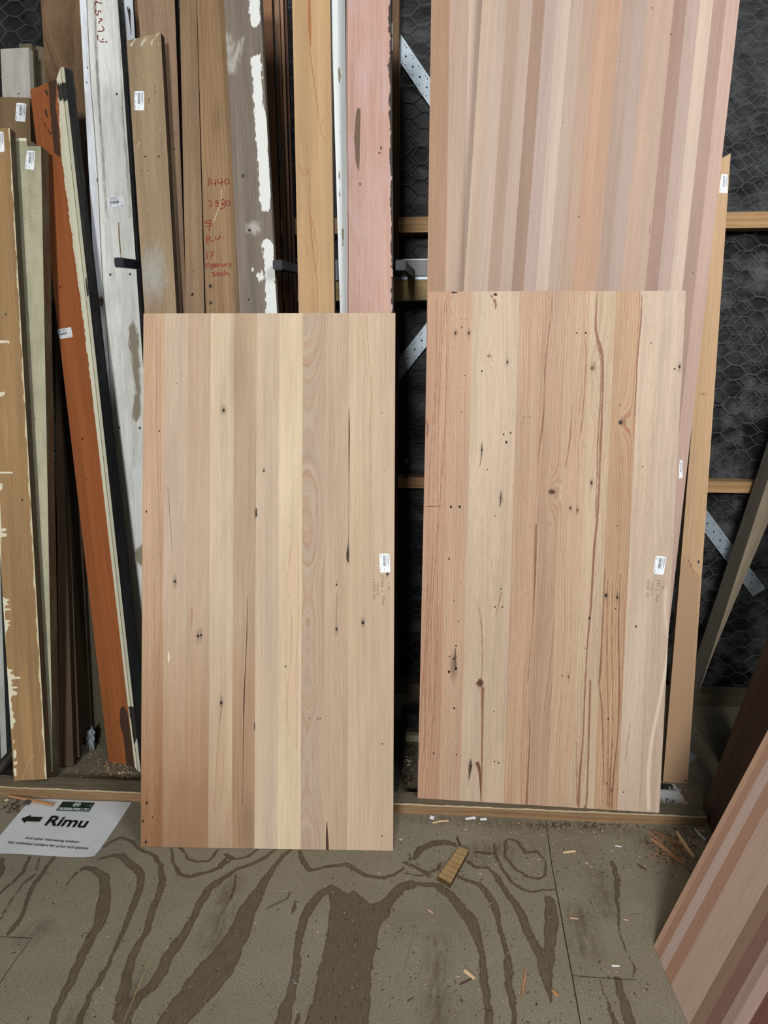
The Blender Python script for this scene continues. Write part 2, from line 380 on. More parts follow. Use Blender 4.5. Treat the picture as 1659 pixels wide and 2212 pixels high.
# ------------------------------------------------------------------ FLOOR (plywood with worn growth-ring bands)
WALLY = 2.86
C1 = lambda p: [(x/3.318, 1812+y/3.318, w/3.318) for x, y, w in p]
C2 = lambda p: [(400+x/3.318, 1812+y/3.318, w/3.318) for x, y, w in p]
C3 = lambda p: [(800+x/3.072, 1780+y/3.072, w/3.072) for x, y, w in p]
BANDS = [
 C1([(610,205,35),(680,225,50),(745,270,72),(755,400,82),(740,500,105),(720,590,88),(660,690,70),(600,820,70),(540,940,60),(480,1080,55),(420,1200,55),(370,1327,50),(330,1420,50)]),
 C1([(610,205,30),(550,240,20),(500,290,8),(460,370,5)]),
 C1([(700,150,16),(800,120,26),(870,120,56),(950,190,60),(1010,250,55),(1000,350,45),(960,480,45),(900,620,35),(850,740,28),(800,850,28),(740,960,35),(660,1100,35),(610,1220,45),(560,1327,45),(520,1420,45)]),
 C1([(740,60,16),(800,20,20),(870,-10,20),(950,20,25),(1020,90,25),(1110,120,25),(1155,190,30),(1160,300,45),(1130,420,45),(1080,560,45),(1040,680,45),(980,780,55),(930,900,60),(900,1010,70),(880,1150,90),(850,1280,70)]),
 C1([(1659,240,30),(1580,300,36),(1500,350,60),(1440,450,55),(1400,550,50),(1340,640,60),(1280,740,80),(1210,840,90),(1160,950,90),(1090,1050,80),(1000,1130,90),(920,1230,100),(880,1327,115),(840,1420,115)]),
 C1([(1225,60,15),(1240,170,18),(1290,250,30),(1360,275,25),(1430,245,20),(1530,235,20),(1600,190,22),(1659,140,25)]),
 C1([(1290,60,16),(1340,140,20),(1420,165,18),(1500,155,18),(1560,80,20)]),
 C1([(215,130,20),(170,230,25),(100,300,25),(40,350,20),(0,390,15),(-60,440,15)]),
 C1([(280,130,12),(260,240,14),(160,330,14),(90,430,12),(20,540,10),(-30,620,10)]),
 C1([(390,130,25),(310,240,28),(230,340,35),(200,430,30),(160,540,30),(110,610,35),(60,690,22)]),
 C1([(10,150,40),(20,220,40),(-20,300,20)]),
 C2([(750,80,32),(680,140,30),(620,230,45),(560,320,60),(500,420,115),(440,530,130),(395,650,160),(330,770,190),(270,870,240),(200,960,270),(110,1060,280),(20,1180,250),(-70,1290,230),(-120,1380,210)]),
 C2([(640,80,22),(560,140,30),(460,190,32),(360,220,26),(280,280,30),(200,340,50)]),
 C2([(520,80,18),(440,130,20),(360,140,18),(290,120,36)]),
 C2([(290,140,25),(240,210,22),(150,240,20),(60,270,20),(0,260,20)]),
 C2([(820,85,18),(840,160,40),(890,220,36),(960,215,25),(1050,195,28),(1150,180,34),(1220,220,35),(1300,265,32),(1400,280,25),(1500,260,22),(1560,210,15)]),
 C2([(1050,360,70),(960,400,64),(900,480,72),(860,560,76),(835,640,60),(810,720,44),(800,830,45),(805,930,60),(780,1020,60),(750,1110,70),(730,1200,90),(700,1327,110),(680,1420,110)]),
 C2([(820,1250,16),(800,1327,30),(790,1400,40)]),
 C2([(785,440,5),(780,500,26),(770,540,5)]), C2([(370,260,18),(340,380,22),(300,470,8)]),
 C3([(90,540,90),(150,470,70),(210,410,48),(270,385,33),(360,400,38),(450,410,48),(530,470,68),(600,560,80),(670,640,85),(705,730,70),(735,850,45),(750,980,45),(765,1100,50),(780,1220,50),(790,1327,55),(800,1420,55)]),
 C3([(570,340,22),(650,375,28),(720,400,33),(780,460,42),(820,540,48),(850,640,28),(880,750,33),(900,850,38),(915,950,55),(925,1080,48),(945,1200,35),(955,1327,35),(965,1420,35)]),
 C3([(640,240,18),(700,290,20),(780,290,25),(840,350,38),(880,410,33),(940,500,38),(1000,600,52),(1050,720,60),(1100,820,66),(1150,900,100),(1170,1000,92),(1185,1080,46),(1195,1180,12)]),
 C3([(1190,500,70),(1200,600,88),(1200,720,86),(1185,830,70),(1170,930,88)]),
 C3([(820,130,14),(840,230,20),(880,310,20),(940,390,23),(1010,435,20),(1080,450,16),(1150,435,14),(1225,435,13)]),
 C3([(895,110,20),(900,220,16),(960,300,22),(1040,350,18),(1120,365,16),(1160,330,13),(1160,230,14),(1100,180,22),(1030,190,22),(980,120,22),(920,100,20)]),
 C3([(290,230,26),(340,160,56),(420,130,56),(500,120,50),(560,140,40)]),
 C3([(230,260,26),(330,300,28),(380,330,28),(440,300,24),(470,260,20)]), C3([(0,350,20),(100,355,20),(170,330,18),(220,300,12)]),
 C3([(230,330,10),(330,340,12),(420,345,8)]), C3([(700,190,20),(770,195,26),(830,195,14)]), C3([(255,200,12),(262,240,14)]),
 C3([(1610,250,26),(1630,350,40),(1640,440,30),(1642,600,12),(1655,720,9),(1700,850,8),(1750,960,14),(1745,1010,8)]),
 C3([(1520,1030,8),(1560,1150,12),(1620,1327,30)]), C3([(1640,1030,40),(1690,1200,60),(1720,1340,80)]),
]
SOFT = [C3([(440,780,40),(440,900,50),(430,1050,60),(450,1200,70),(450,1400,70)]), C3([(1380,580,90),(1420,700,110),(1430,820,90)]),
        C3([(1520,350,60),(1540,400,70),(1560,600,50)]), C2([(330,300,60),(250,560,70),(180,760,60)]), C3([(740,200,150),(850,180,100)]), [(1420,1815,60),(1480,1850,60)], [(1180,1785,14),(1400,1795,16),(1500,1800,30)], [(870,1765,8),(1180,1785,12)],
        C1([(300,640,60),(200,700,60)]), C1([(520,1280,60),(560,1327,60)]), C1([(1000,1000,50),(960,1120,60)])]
BIG = [(400+x/3.318, 1812+y/3.318) for x, y in [(1040,325),(1100,350),(1150,400),(1210,370),(1260,420),(1320,470),(1400,450),(1450,400),(1520,360),(1580,310),(1640,300),(1659,350),(1580,370),(1510,440),(1465,500),(1460,560),(1410,600),(1380,680),(1355,800),(1340,930),(1325,1050),(1320,1200),(1310,1327),(1300,1450),(840,1450),(860,1327),(900,1200),(930,1080),(965,930),(990,830),(1005,720),(1030,600),(1045,480),(1035,425)]]
HOLESL = [C2([(1222,690,14),(1215,760,14),(1205,815,8)]), C2([(1240,1000,10),(1232,1070,12)])]
def fl(pts):
    out = []
    for x, y, w in pts:
        p = atz(x, y); q = atz(x+w/2, y); out.append((p[0], p[1], abs(q[0]-p[0])*.95))
    return out
def axis(segs):
    r = []
    for a, b, st in segs: r += list(np.arange(a, b-1e-6, st))
    return np.array(r+[segs[-1][1]])
gx = axis([(-5, -1.9, .3), (-1.9, 1.4, .005), (1.4, 5, .3)]); gy = axis([(-4, .7, .3), (.7, 2.05, .005), (2.05, WALLY+.2, .03)])
XX, YY = np.meshgrid(gx, gy, indexing='ij'); X1, Y1 = XX.ravel(), YY.ravel()
near = (X1 > -1.9) & (X1 < 1.4) & (Y1 > .7) & (Y1 < 2.06); xn, yn = X1[near], Y1[near]
WX = .004*wob(yn*60, 3)+.003*wob(xn*90+yn*30, 4); WY = .004*wob(xn*55, 5)
best = np.full(xn.shape, -1.0)
for b in BANDS: best = np.maximum(best, seg_sdf(xn+WX*.6, yn+WY*.6, fl(b)))
best = np.maximum(best, poly_sdf(xn+WX*.5, yn+WY*.5, [tuple(atz(x, y)[:2]) for x, y in BIG]))
for b in HOLESL: best = np.minimum(best, -seg_sdf(xn, yn, fl(b)))
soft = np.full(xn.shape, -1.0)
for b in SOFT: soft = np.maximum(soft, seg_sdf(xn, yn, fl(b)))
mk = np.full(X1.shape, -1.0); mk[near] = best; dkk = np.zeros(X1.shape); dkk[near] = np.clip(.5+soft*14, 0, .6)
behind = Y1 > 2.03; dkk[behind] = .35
def floor_mat():
    k = NT('worn_plywood_floor'); gv = k.attr('gv', 'Vector')
    n1 = k.noise(gv, 3.0, 4, .6); n2 = k.noise(gv, 60, 4, .65); n3 = k.noise(k.vm('MULTIPLY', gv, (260, 260, 1)), 1, 3, .7)
    gr = k.noise(k.vm('MULTIPLY', gv, (520, 28, 1)), 1, 3, .6)
    lt = k.mix(k.ramp(n1, .3, .7), rgba((134, 126, 105)), rgba((116, 107, 87)))
    lt = k.mix(k.ramp(n3, .50, .68, 0, .6), lt, rgba((78, 66, 50)))
    lt = k.mix(k.ramp(k.noise(gv, 330, 3, .6), .54, .72, 0, .55), lt, rgba((176, 170, 154)))
    lt = k.mix(k.ramp(k.noise(k.vm('MULTIPLY', gv, (90, 30, 1)), 1, 3, .7), .60, .72, 0, .35), lt, rgba((80, 72, 56)))
    dk_ = k.mix(k.ramp(gr, .35, .7), rgba((84, 72, 55)), rgba((108, 95, 75)))
    dk_ = k.mix(k.ramp(n2, .6, .8, 0, .35), dk_, rgba((104, 92, 74)))
    dk_ = k.mix(k.ramp(k.noise(k.vm('MULTIPLY', gv, (400, 60, 1)), 1, 2, .7), .66, .8, 0, .5), dk_, rgba((48, 38, 28)))
    sd = k.math('ADD', k.attr('mk1'), k.math('MULTIPLY', k.math('SUBTRACT', k.noise(k.vm('MULTIPLY', gv, (190, 70, 1)), 1, 5, .72), .5), .011))
    c = k.mix(k.ramp(sd, -.0018, .0004), lt, dk_)
    rim = k.math('MULTIPLY', k.ramp(sd, -.002, .0, 0, 1), k.ramp(sd, .004, .001, 0, 1))
    c = k.mix(k.math('MULTIPLY', rim, .35), c, rgba((58, 47, 34)))
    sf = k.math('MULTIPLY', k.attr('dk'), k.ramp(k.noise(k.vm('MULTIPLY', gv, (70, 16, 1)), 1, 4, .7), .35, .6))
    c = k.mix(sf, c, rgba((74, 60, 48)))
    k.bump(k.math('ADD', n3, k.math('MULTIPLY', gr, .5)), .35, .0012)
    return k.done(c, .75, .15)
fm = MB(); z = 0*X1
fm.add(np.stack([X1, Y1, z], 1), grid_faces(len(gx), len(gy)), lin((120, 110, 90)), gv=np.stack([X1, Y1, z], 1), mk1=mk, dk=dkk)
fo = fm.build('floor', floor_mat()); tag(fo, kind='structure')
# open joints between the floor sheets
JM = flat('floor_joint_dirt', (44, 37, 28), .9, .3, 200)
gb = GB()
for pts, w in ((C3([(1165,-20,5),(1205,280,6),(1250,520,7),(1300,800,8),(1340,1010,8),(1395,1327,8),(1420,1460,8)]), 1),
               (C3([(1345,1008,5),(1500,1020,5),(1659,1030,5),(1760,1035,5)]), 1), (C1([(-120,690,4),(0,703,4),(120,708,5),(235,714,4)]), 1), (C1([(230,712,4),(170,790,4),(90,900,4),(0,1035,4),(-80,1140,4)]), 1)):
    q = fl(pts); L, R = ribbon_pts([(a, b, max(c, .0007)) for a, b, c in q], 1); n = len(q)
    gb.add([(p[0], p[1], .0006) for p in L]+[(p[0], p[1], .0006) for p in R], [(i, n+i, n+i+1, i+1) for i in range(n-1)])
jo = gb.obj('trim_1', JM); tag(jo, kind='structure')

# ------------------------------------------------------------------ BACK WALL: building paper, framing, netting
def paper_mat():
    k = NT('black_building_paper'); gv = k.n('ShaderNodeTexCoord').outputs['Object']
    w = k.noise(k.vm('MULTIPLY', gv, (2.5, 1, 7)), 1, 4, .55); s = k.noise(k.vm('MULTIPLY', gv, (9, 1, 9)), 1, 6, .68)
    f = k.noise(gv, 420, 2, .6)
    x = k.n('ShaderNodeSeparateXYZ'); k.put(x.inputs[0], gv)
    dust_shine = k.math('MULTIPLY', k.ramp(s, .47, .62), k.ramp(x.outputs[0], .6, 1.1, .12, 1.0))  # grey dust patches, with foil shine painted in toward the right
    dust_shine = k.math('MULTIPLY', dust_shine, k.ramp(f, .40, .62, .35, 1))
    c = k.mix(k.math('MULTIPLY', dust_shine, .6), rgba((9, 9, 10)), rgba((112, 114, 118)))
    k.bump(w, .8, .02); return k.done(c, k.ramp(s, .3, .7, .45, .65), .35)
px_ = np.arange(-3.4, 3.2, .02); pz_ = np.arange(0, 3.3, .02); PX, PZ = np.meshgrid(px_, pz_, indexing='ij'); a, b = PX.ravel(), PZ.ravel()
dy = .007*wob(b*16+1.3*np.sin(a*3.1), 11, 6)+.005*wob(a*9+b*4, 12, 6)+.004*np.abs(wob(b*30+a*7, 13))
dy = np.clip(dy, -.015, .015)
wl = mesh_obj('wall_back', np.stack([a, WALLY+dy, b], 1), grid_faces(len(px_), len(pz_))[:, ::-1].tolist(), paper_mat(), smooth=True)
tag(wl, kind='structure')
SM = wood('sawn_framing_timber', fine=.16, mid=.12, big=.10, ring=.7, rfreq=70, ringcol=(150, 105, 60), pore=.1, dirt=.15, dirtcol=(70, 58, 42))
SMG = wood('stained_framing_timber', fine=.16, mid=.16, big=.12, ring=.4, rfreq=50, ringcol=(120, 100, 60), pore=.1, dirt=.3, dirtcol=(70, 62, 42))
TRIM = [1]
def tbox(x0, x1, y0, y1, z0, z1, c, along='x', mat=SM, name=None, cell=.02):
    mb = MB(); c = lin(c)
    def face(o, du, dv, nu, nv):
        a = np.linspace(0, 1, nu)[:, None, None]; b = np.linspace(0, 1, nv)[None, :, None]
        P = (np.array(o)+np.array(du)*a+np.array(dv)*b).reshape(-1, 3); l = P[:, {'x': 0, 'y': 1, 'z': 2}[along]]
        oth = {'x': P[:, 1]+P[:, 2], 'y': P[:, 0]+P[:, 2], 'z': P[:, 0]+P[:, 1]}[along]
        mb.add(P, grid_faces(nu, nv), c, gv=np.stack([oth+.003*wob(l*6, 5)+z0, l, np.full(len(P), x0+z1)], 1), ra=1.0)
    n = lambda d: max(2, min(120, int(d/cell)))
    dx, dy_, dz = x1-x0, y1-y0, z1-z0
    face((x0, y0, z0), (dx, 0, 0), (0, 0, dz), n(dx), n(dz)); face((x0, y1, z0), (0, 0, dz), (dx, 0, 0), n(dz), n(dx))
    face((x0, y0, z1), (dx, 0, 0), (0, dy_, 0), n(dx), n(dy_)); face((x0, y0, z0), (0, dy_, 0), (dx, 0, 0), n(dy_), n(dx))
    face((x0, y0, z0), (0, 0, dz), (0, dy_, 0), n(dz), n(dy_)); face((x1, y0, z0), (0, dy_, 0), (0, 0, dz), n(dy_), n(dz))
    if name is None: TRIM[0] += 1; name = 'trim_%d' % TRIM[0]
    o = mb.build(name, mat)
    if name.startswith('trim'): tag(o, kind='structure')
    return o
FY = 2.755
for sx in (-1.96, -1.08, -.217, .655, 1.54): tbox(sx, sx+.022 if sx == -.217 else sx+.045, FY, WALLY-.03, .045, 3.3, (104, 78, 48), 'z')
xe = [-1.96, -1.08, -.217, .655, 1.54, 3.2]
xs2 = [-3.4, -1.915, -1.035, -.195, .70, 1.585]
for a0, b0 in zip(xs2, xe):
    tbox(a0, b0, FY, WALLY-.03, 1.690, 1.740, (176, 138, 88)); tbox(a0, b0, FY, WALLY-.03, .806, .846, (172, 136, 88))
tbox(-3.4, 3.2, FY, WALLY-.03, 0, .045, (92, 84, 62), mat=SMG)

def netting(x0, x1, z0, z1, y, seed, r=.0010):
    gb = GB(); a, dx, dz = .028, .027, .027; P = {}
    def node(x, z):
        k = (round(x, 4), round(z, 4))
        return V(x+.010*math.sin(z*13+seed)+.006*math.sin(x*31+z*17+seed*2), y+.004*math.sin(x*19+z*23), z+.008*math.sin(x*15+seed*3)+.006*math.sin(z*29+x*11))
    cx = 0
    while x0+cx*(a+dx) < x1:
        cz = 0
        while z0+cz*2*dz < z1:
            X = x0+cx*(a+dx); Z = z0+cz*2*dz+(dz if cx % 2 else 0)
            A, B = node(X, Z), node(X+a, Z)
            for p, q in ((A, B), (B, node(X+a+dx, Z+dz)), (B, node(X+a+dx, Z-dz))): 
                if not (FY > 0 and False): gb.tube([p, q], r, 4, False)
            cz += 1
        cx += 1
    return gb
WM = flat('galvanised_wire', (98, 104, 106), .5, .1, 50, metal=.2)
g1 = netting(-3.1, 2.9, .05, 3.2, WALLY-.026, 0)
no = g1.obj('wire_netting', WM); tag(no, 'hexagonal galvanised wire netting stretched over the black building paper', 'wire netting')
g2 = netting(.7, 1.9, 1.05, 1.66, WALLY-.024, 2.2)
g3 = netting(-.19, .3, 1.86, 2.2, WALLY-.024, 4.2); g2.add(g3.v, g3.f)
g4 = netting(.7, 1.9, 1.78, 2.12, WALLY-.024, 1.2); g2.add(g4.v, g4.f)
no = g2.obj('wire_netting', WM); tag(no, 'overlapping second layer of wire netting where two widths of the mesh lap on the wall', 'wire netting')

# perforated diagonal braces
def zinc():
    k = NT('spangled_galvanised_steel'); gv = k.n('ShaderNodeTexCoord').outputs['Object']
    s = k.noise(gv, 380, 3, .6); c = k.mix(k.ramp(s, .35, .65), rgba((120, 136, 150)), rgba((176, 190, 200)))
    k.b.inputs['Metallic'].default_value = .35; return k.done(c, .45, .5)
ZM = zinc(); HM = flat('hole_shadow', (14, 15, 18), .9, .1)
def brace(px0, px1, label, Y=WALLY-.034, w=.052):
    A, B = aty(*px0, Y), aty(*px1, Y); d = nrm(B-A); q = V(-d[2], 0, d[0]); L = np.linalg.norm(B-A)
    hb = GB(); hb.prism([A-q*w/2, B-q*w/2, B+q*w/2, A+q*w/2], V(0, .001, 0)); s = .01; i = 0
    while s < L-.01:
        for off, r in (((0, .0032),) if i % 2 else ((.017, .0019), (-.017, .0019))):
            c = A+d*s+q*off; ring = [c+V(0, -.0006, 0)+r*(V(1, 0, 0)*math.cos(t)+V(0, 0, 1)*math.sin(t)) for t in [6.2832*j/10 for j in range(10)]]
            hb.add(ring, [tuple(range(10))])
        if i % 2: 
            for off in (.008, -.010):
                c = A+d*(s+.010)+q*off*2.2; hb.add([c+V(0, -.0006, 0)+.0017*(V(1, 0, 0)*math.cos(t)+V(0, 0, 1)*math.sin(t)) for t in [6.2832*j/8 for j in range(8)]], [tuple(range(8))])
        s += .020; i += 1
    root = hb.obj('steel_brace', ZM); root.data.materials.append(HM)
    root.data.polygons.foreach_set('material_index', [0]*6+[1]*(len(root.data.polygons)-6))
    tag(root, label, 'metal brace', None); return root
brace((835, 60), (975, 268), 'perforated steel strap brace running down right, beside the top of the pink board')
brace((840, 826), (975, 655), 'perforated steel strap brace rising right, between the two standing panels')
brace((1490, 1080), (1640, 1280), 'perforated steel strap brace low on the right wall behind the leaning grey timber')

# ------------------------------------------------------------------ rack rail with arms
rl = tbox(-2.3, .55, 2.68, FY-.002, 1.462, 1.536, (168, 142, 88), mat=SMG, name='rack_rail')
tag(rl, 'stained timber rail across the wall under the grey steel strip', 'rail')
gb = GB().box(-2.3, .55, 2.672, 2.679, 1.528, 1.594); ro = gb.obj('steel_strip', M['white_paint_metal']); tag(ro, 'pale zinc steel strip fixed above the timber rail, holding the black arms', 'rail')
def arm(endpx, label, plate=None):
    E = aty(*endpx, 2.15); Bs = E+V(.0, .52, .03)
    root = bpy.data.objects.new('rack_bracket', None); COL.objects.link(root); tag(root, label, 'rack arm', 'black steel rack arms')
    w = .0125; d = nrm(Bs-E); s = nrm(np.cross(d, V(0, 0, 1))); u = np.cross(s, d); c = .0022
    def sec(p, w, c): return [p+s*a+u*b for a, b in ((-w+c, -w), (w-c, -w), (w, -w+c), (w, w-c), (w-c, w), (-w+c, w), (-w, w-c), (-w, -w+c))]
    g = GB(); g.prism(sec(E+d*.004, w, c), Bs-E-d*.004); g.obj('tube', M['black_steel'], root)
    g = GB(); g.prism(sec(E, w+.0006, .003), d*.004); g.prism(sec(E-d*.002, w-.003, .003), d*.003); g.obj('end_cap', M['plastic_cap'], root)
    if plate:
        g = GB(); g.box(Bs[0]-.065, Bs[0]+.075, 2.664, 2.671, 1.538, 1.59, .001); g.obj('wall_plate', M['black_steel'], root)
    return root
arm((865, 573), 'black square steel rack arm pointing out between the pink board and the tall striped panel', True)
arm((599.5, 572), 'black square steel rack arm beside the right edge of the white-flaked grey board', True)
arm((257, 567), 'black square steel rack arm in front of the wide whitewashed board', True)

# ------------------------------------------------------------------ floor plank the boards stand behind
PL = wood('dusty_plank_timber', fine=.18, mid=.15, big=.12, ring=.5, rfreq=90, ringcol=(120, 90, 60), dirt=.35, dirtcol=(96, 88, 70))
def plank():
    A, B = V(-1.9, 1.948, 0), V(.722, 1.985, 0); d = nrm(B-A); q = V(-d[1], d[0], 0); Lg = np.linalg.norm(B-A)
    mb = MB(); n = 260; s = np.linspace(0, Lg, n)
    edge = .0012*wob(s*40, 8)+.0008*wob(s*140, 9)
    rows = [(0+0*s, 0*s), (.0+edge, .026+0*s), (.003+edge, .0285+edge*.5), (.062+0*s, .029+0*s), (.062+0*s, 0*s)]
    cols = [(150, 122, 86), (150, 122, 86), (176, 160, 124), (104, 96, 76), (96, 88, 70)]
    top = (106, 97, 77)
    for i in range(4):
        P = []; 
        for (o_, zz) in (rows[i], rows[i+1]): P.append(A[None]+d[None]*s[:, None]+q[None]*np.asarray(o_)[:, None]+V(0, 0, 1)[None]*np.asarray(zz)[:, None])
        c = [(140, 108, 72), (182, 166, 130), top, top][i]
        P = np.vstack(P); mb.add(P, [(j, j+1, n+j+1, n+j) for j in range(n-1)], lin(c), gv=np.stack([np.r_[np.zeros(n), np.full(n, .025)]+i*.1, np.r_[s, s], np.full(2*n, 1.7)], 1), ra=1.0)
    for k_, sgn in ((0, 1), (n-1, -1)):
        pts = [A+d*s[k_]+q*float(np.asarray(r[0])[k_])+V(0, 0, float(np.asarray(r[1])[k_])) for r in rows]
        mb.add(pts, [tuple(range(5))[::sgn]], lin((120, 96, 66)))
    return mb.build('floor_plank', PL)
tag(plank(), 'long dusty timber plank lying flat on the floor along the feet of the boards', 'plank')

# ------------------------------------------------------------------ LEFT GROUP OF BOARDS
# 1 white sliver board far left
w0 = board('timber_board', lean(2.10, 8), [(3, 1648, -46, 300), (15.5, 1652, -32, 300)], T=.05, col=(176, 178, 172), side=(96, 104, 112),
      mat=wood('old_white_paint', fine=.12, mid=.08, dirt=.5, dirtcol=(96, 98, 92)), label='narrow white painted board at the far left edge, behind the drip-marked tan board')
# 2 tan board with paint drips
D4 = lambda zx, zy: (zx/3.4025, 1100+zy/3.4025)
drips = [D4(*p) for p in [(-60,-400),(0,-60),(10,140),(46,142),(46,160),(5,165),(6,172),(50,180),(50,200),(5,204),(10,560),(18,640),(36,655),(68,662),(68,674),(40,680),(66,700),(64,708),(34,706),(36,728),(82,730),(82,742),(36,744),(38,812),(76,816),(76,828),(50,834),(74,850),(72,862),(48,858),(66,880),(44,890),(62,902),(40,905),(42,1040),(52,1160),(66,1176),(94,1178),(94,1190),(74,1196),(78,1210),(104,1216),(104,1226),(80,1230),(150,1232),(150,1246),(84,1250),(84,1266),(104,1280),(84,1286),(86,1302),(130,1304),(130,1316),(90,1318),(92,1330),(126,1346),(126,1366),(90,1370),(84,1380),(80,1400),(90,1440),(84,1470),(104,1500),(92,1520),(118,1560),(96,1580),(100,1600),(86,1620),(70,1600),(20,1000),(-40,600)]]
drips2 = [[D4(*p) for p in q] for q in ([(96,1700),(106,1690),(108,1720),(98,1725)], [(100,1770),(118,1765),(122,1810),(108,1840),(98,1820)], [(100,1860),(128,1850),(130,1872),(104,1880)], [(98,1900),(120,1905),(122,1960),(104,1960)])]
top4 = [(0, 742), (22, 738), (24, 746), (0, 748)]
def m4(x, y):
    s = poly_sdf(x, y, drips)
    for q in drips2: s = np.maximum(s, poly_sdf(x, y, q))
    for q in ([(-8, 735), (20, 736), (22, 748), (16, 740), (-8, 742)], [(-8, 848), (10, 846), (11, 852), (0, 858), (-8, 858)], [(-8, 1019), (28, 1019), (28, 1023), (-8, 1023)], [(-8, 1046), (5, 1044), (5, 1058), (-8, 1060)]): s = np.maximum(s, poly_sdf(x, y, q))
    return s
def m4b(x, y):                            # bare cream edge on the right
    ex = 22+(101-22)*(y-277)/(1683-277); return 3.0+2.2*wob(y*.05, 21)-(ex-x)
tan = board('timber_board', lean(1.985, 8), [(30, 1687, -56, 277), (101, 1683, 21, 277)], T=.028, col=(150, 116, 72), side=(70, 58, 40), parts='plank',
      mat=wood('tan_varnished_board', fine=.2, mid=.2, big=.28, pore=.15, m1=(206, 200, 172), m2=(196, 184, 150), n1=.0006, n2=.002, dirt=.22, dirtcol=(104, 84, 52)), masks=(m4, m4b),
      cell=.004, label='tan board with white paint drips down its left edge, standing on the floor plank', holes=[(12, 679, 2.5, 3, (70, 90, 66)), (60, 900, 1.5, 3), (48, 1080, 1.5, 3)],
      ribs=[([(48, 1684, 1.), (53, 1668, 1.), (60, 1650, 1.), (64, 1641, 1.), (74, 1633, 1.)], (176, 150, 104))])
sticker(tan, root_plane[tan.name], [(7, 284), (10, 328), (-14, 330), (-17, 286)])
# 3 cream board
crm = board('timber_board', lean(2.035, 8), [(96, 1684, 28, 298), (103, 1682, 57, 298), (103.3, 1682, 58, 316), (114.5, 1680, 88.5, 316)], T=.042, col=(172, 167, 138), side=(78, 60, 42), parts='plank',
      masks=(lambda x, y: np.where((y < 306+1.5*wob(x*.8, 5)) & (x < 59), 2., -9.), None), mat=wood('cream_paint_board', m1=(206, 208, 184), n1=.002, fine=.12, mid=.10, big=.16, pore=.08, dirt=.6, dirtcol=(112, 112, 84)), label='greenish cream painted board with a square label, right of the tan dripped board',
      holes=[(32, 700, 1.5, 12, (60, 60, 44)), (34, 930, 1.2, 40, (96, 96, 70)), (38, 970, .8, 30, (110, 112, 84))])
sticker(crm, root_plane[crm.name], [(75, 326), (73.5, 367), (53.5, 365), (58, 325)], label='square white paper label with barcode')
# 4 brown board with sticker
b3 = board('timber_board', lean(2.28, 6), [(22, 1560, -24, 209), (110, 1560, 63.5, 211)], T=.03, col=(112, 90, 60), side=(92, 76, 52), parts='plank',
      mat=wood('plain_brown_board', fine=.16, mid=.2, big=.3, pore=.08, dirt=.15, dirtcol=(88, 72, 48)), label='dull brown board with a white price sticker, below the square white board end',)
sticker(b3, root_plane[b3.name], [(57, 224), (54.5, 263.5), (33, 261), (35.5, 221.5)])
# 5 white top block and its neighbours
b2 = board('timber_board', lean(2.34, 6), [(60, 1500, 1, 106), (120, 1500, 62, 102.5)], T=.024, col=(172, 166, 158), side=(180, 184, 160),
      mat=wood('whitewashed_board_end', fine=.22, mid=.10, big=.10, pore=.2, dirt=.5, dirtcol=(124, 116, 106)), label='square-topped whitewashed board at the upper left, beside the dark wall paper', holes=[(40, 202, 2, 2.2, (96, 84, 70))])
board('timber_board', lean(2.385, 6), [(100, 1500, 41, 94.5), (135, 1500, 68, 94)], T=.02, col=(96, 90, 68), side=(110, 100, 72), mat=wood('grey_beige_board', dirt=.3), label='thin grey-beige board just behind the square-topped whitewashed board')
board('timber_board', lean(2.43, 6), [(150, 1480, 77, 99), (165, 1480, 96, 102)], T=.02, col=(104, 92, 68), side=(70, 60, 44), mat=wood('small_brown_offcut', dirt=.3, dirtcol=(150, 140, 110)), label='narrow brown board showing its pale chipped top left of the wide dark brown board')
# 6 wide dark brown board
g8 = lambda si, U, Vv, w, h, px, py: U*.6+.045*np.sin(Vv*2.2+1.0)*np.sin(U*20)+.02*wob(Vv*5+U*12, 33)
board('timber_board', lean(2.50, 4), [(190, 1520, 83, -70), (262, 1520, 172, -70)], T=.025, col=(124, 96, 66), side=(70, 52, 34), gfun=g8, ra=1.0,
      mat=wood('curly_dark_wood', fine=.15, mid=.22, big=.2, ring=.65, rfreq=55, ringcol=(96, 72, 52), dirt=.25, dirtcol=(60, 46, 32)), label='wide dark brown board with curly grain behind the top of the orange moulding')
# 7 dark slats standing behind
SL = wood('dark_old_slats', fine=.2, mid=.25, big=.2, dirt=.3, dirtcol=(40, 32, 22))
for y0, l, c, lab in ((2.12, [(129, 1656, 117, 560), (159, 1654, 124, 560)], (74, 56, 38), 'dark brown slat with a split lower edge, right of the cream board'),
                      (2.15, [(159, 1638, 124, 600), (172, 1635, 131, 600)], (70, 54, 38), 'very narrow dark slat between two wider dark slats'),
                      (2.27, [(170, 1606, 131, 620), (200, 1602, 150, 620)], (82, 64, 44), 'dark slat ending beside the crumpled white scrap'),
                      (2.29, [(204, 1606, 150, 640), (230, 1606, 184, 640)], (70, 64, 44), 'dull olive-brown slat half hidden behind the orange moulding')):
    board('timber_lath', lean(y0, 12 if y0 < 2.2 else 9), l, T=.018, col=c, side=tuple(int(q*.75) for q in c), mat=SL, label=lab, cat='lath')
board('timber_lath', lean(2.235, 9), [(157, 1560, 141, 900), (166, 1560, 152, 900)], T=.012, col=(96, 76, 50), side=(60, 44, 30), mat=SL, label='short paler brown slat leaning among the dark slats', cat='lath')
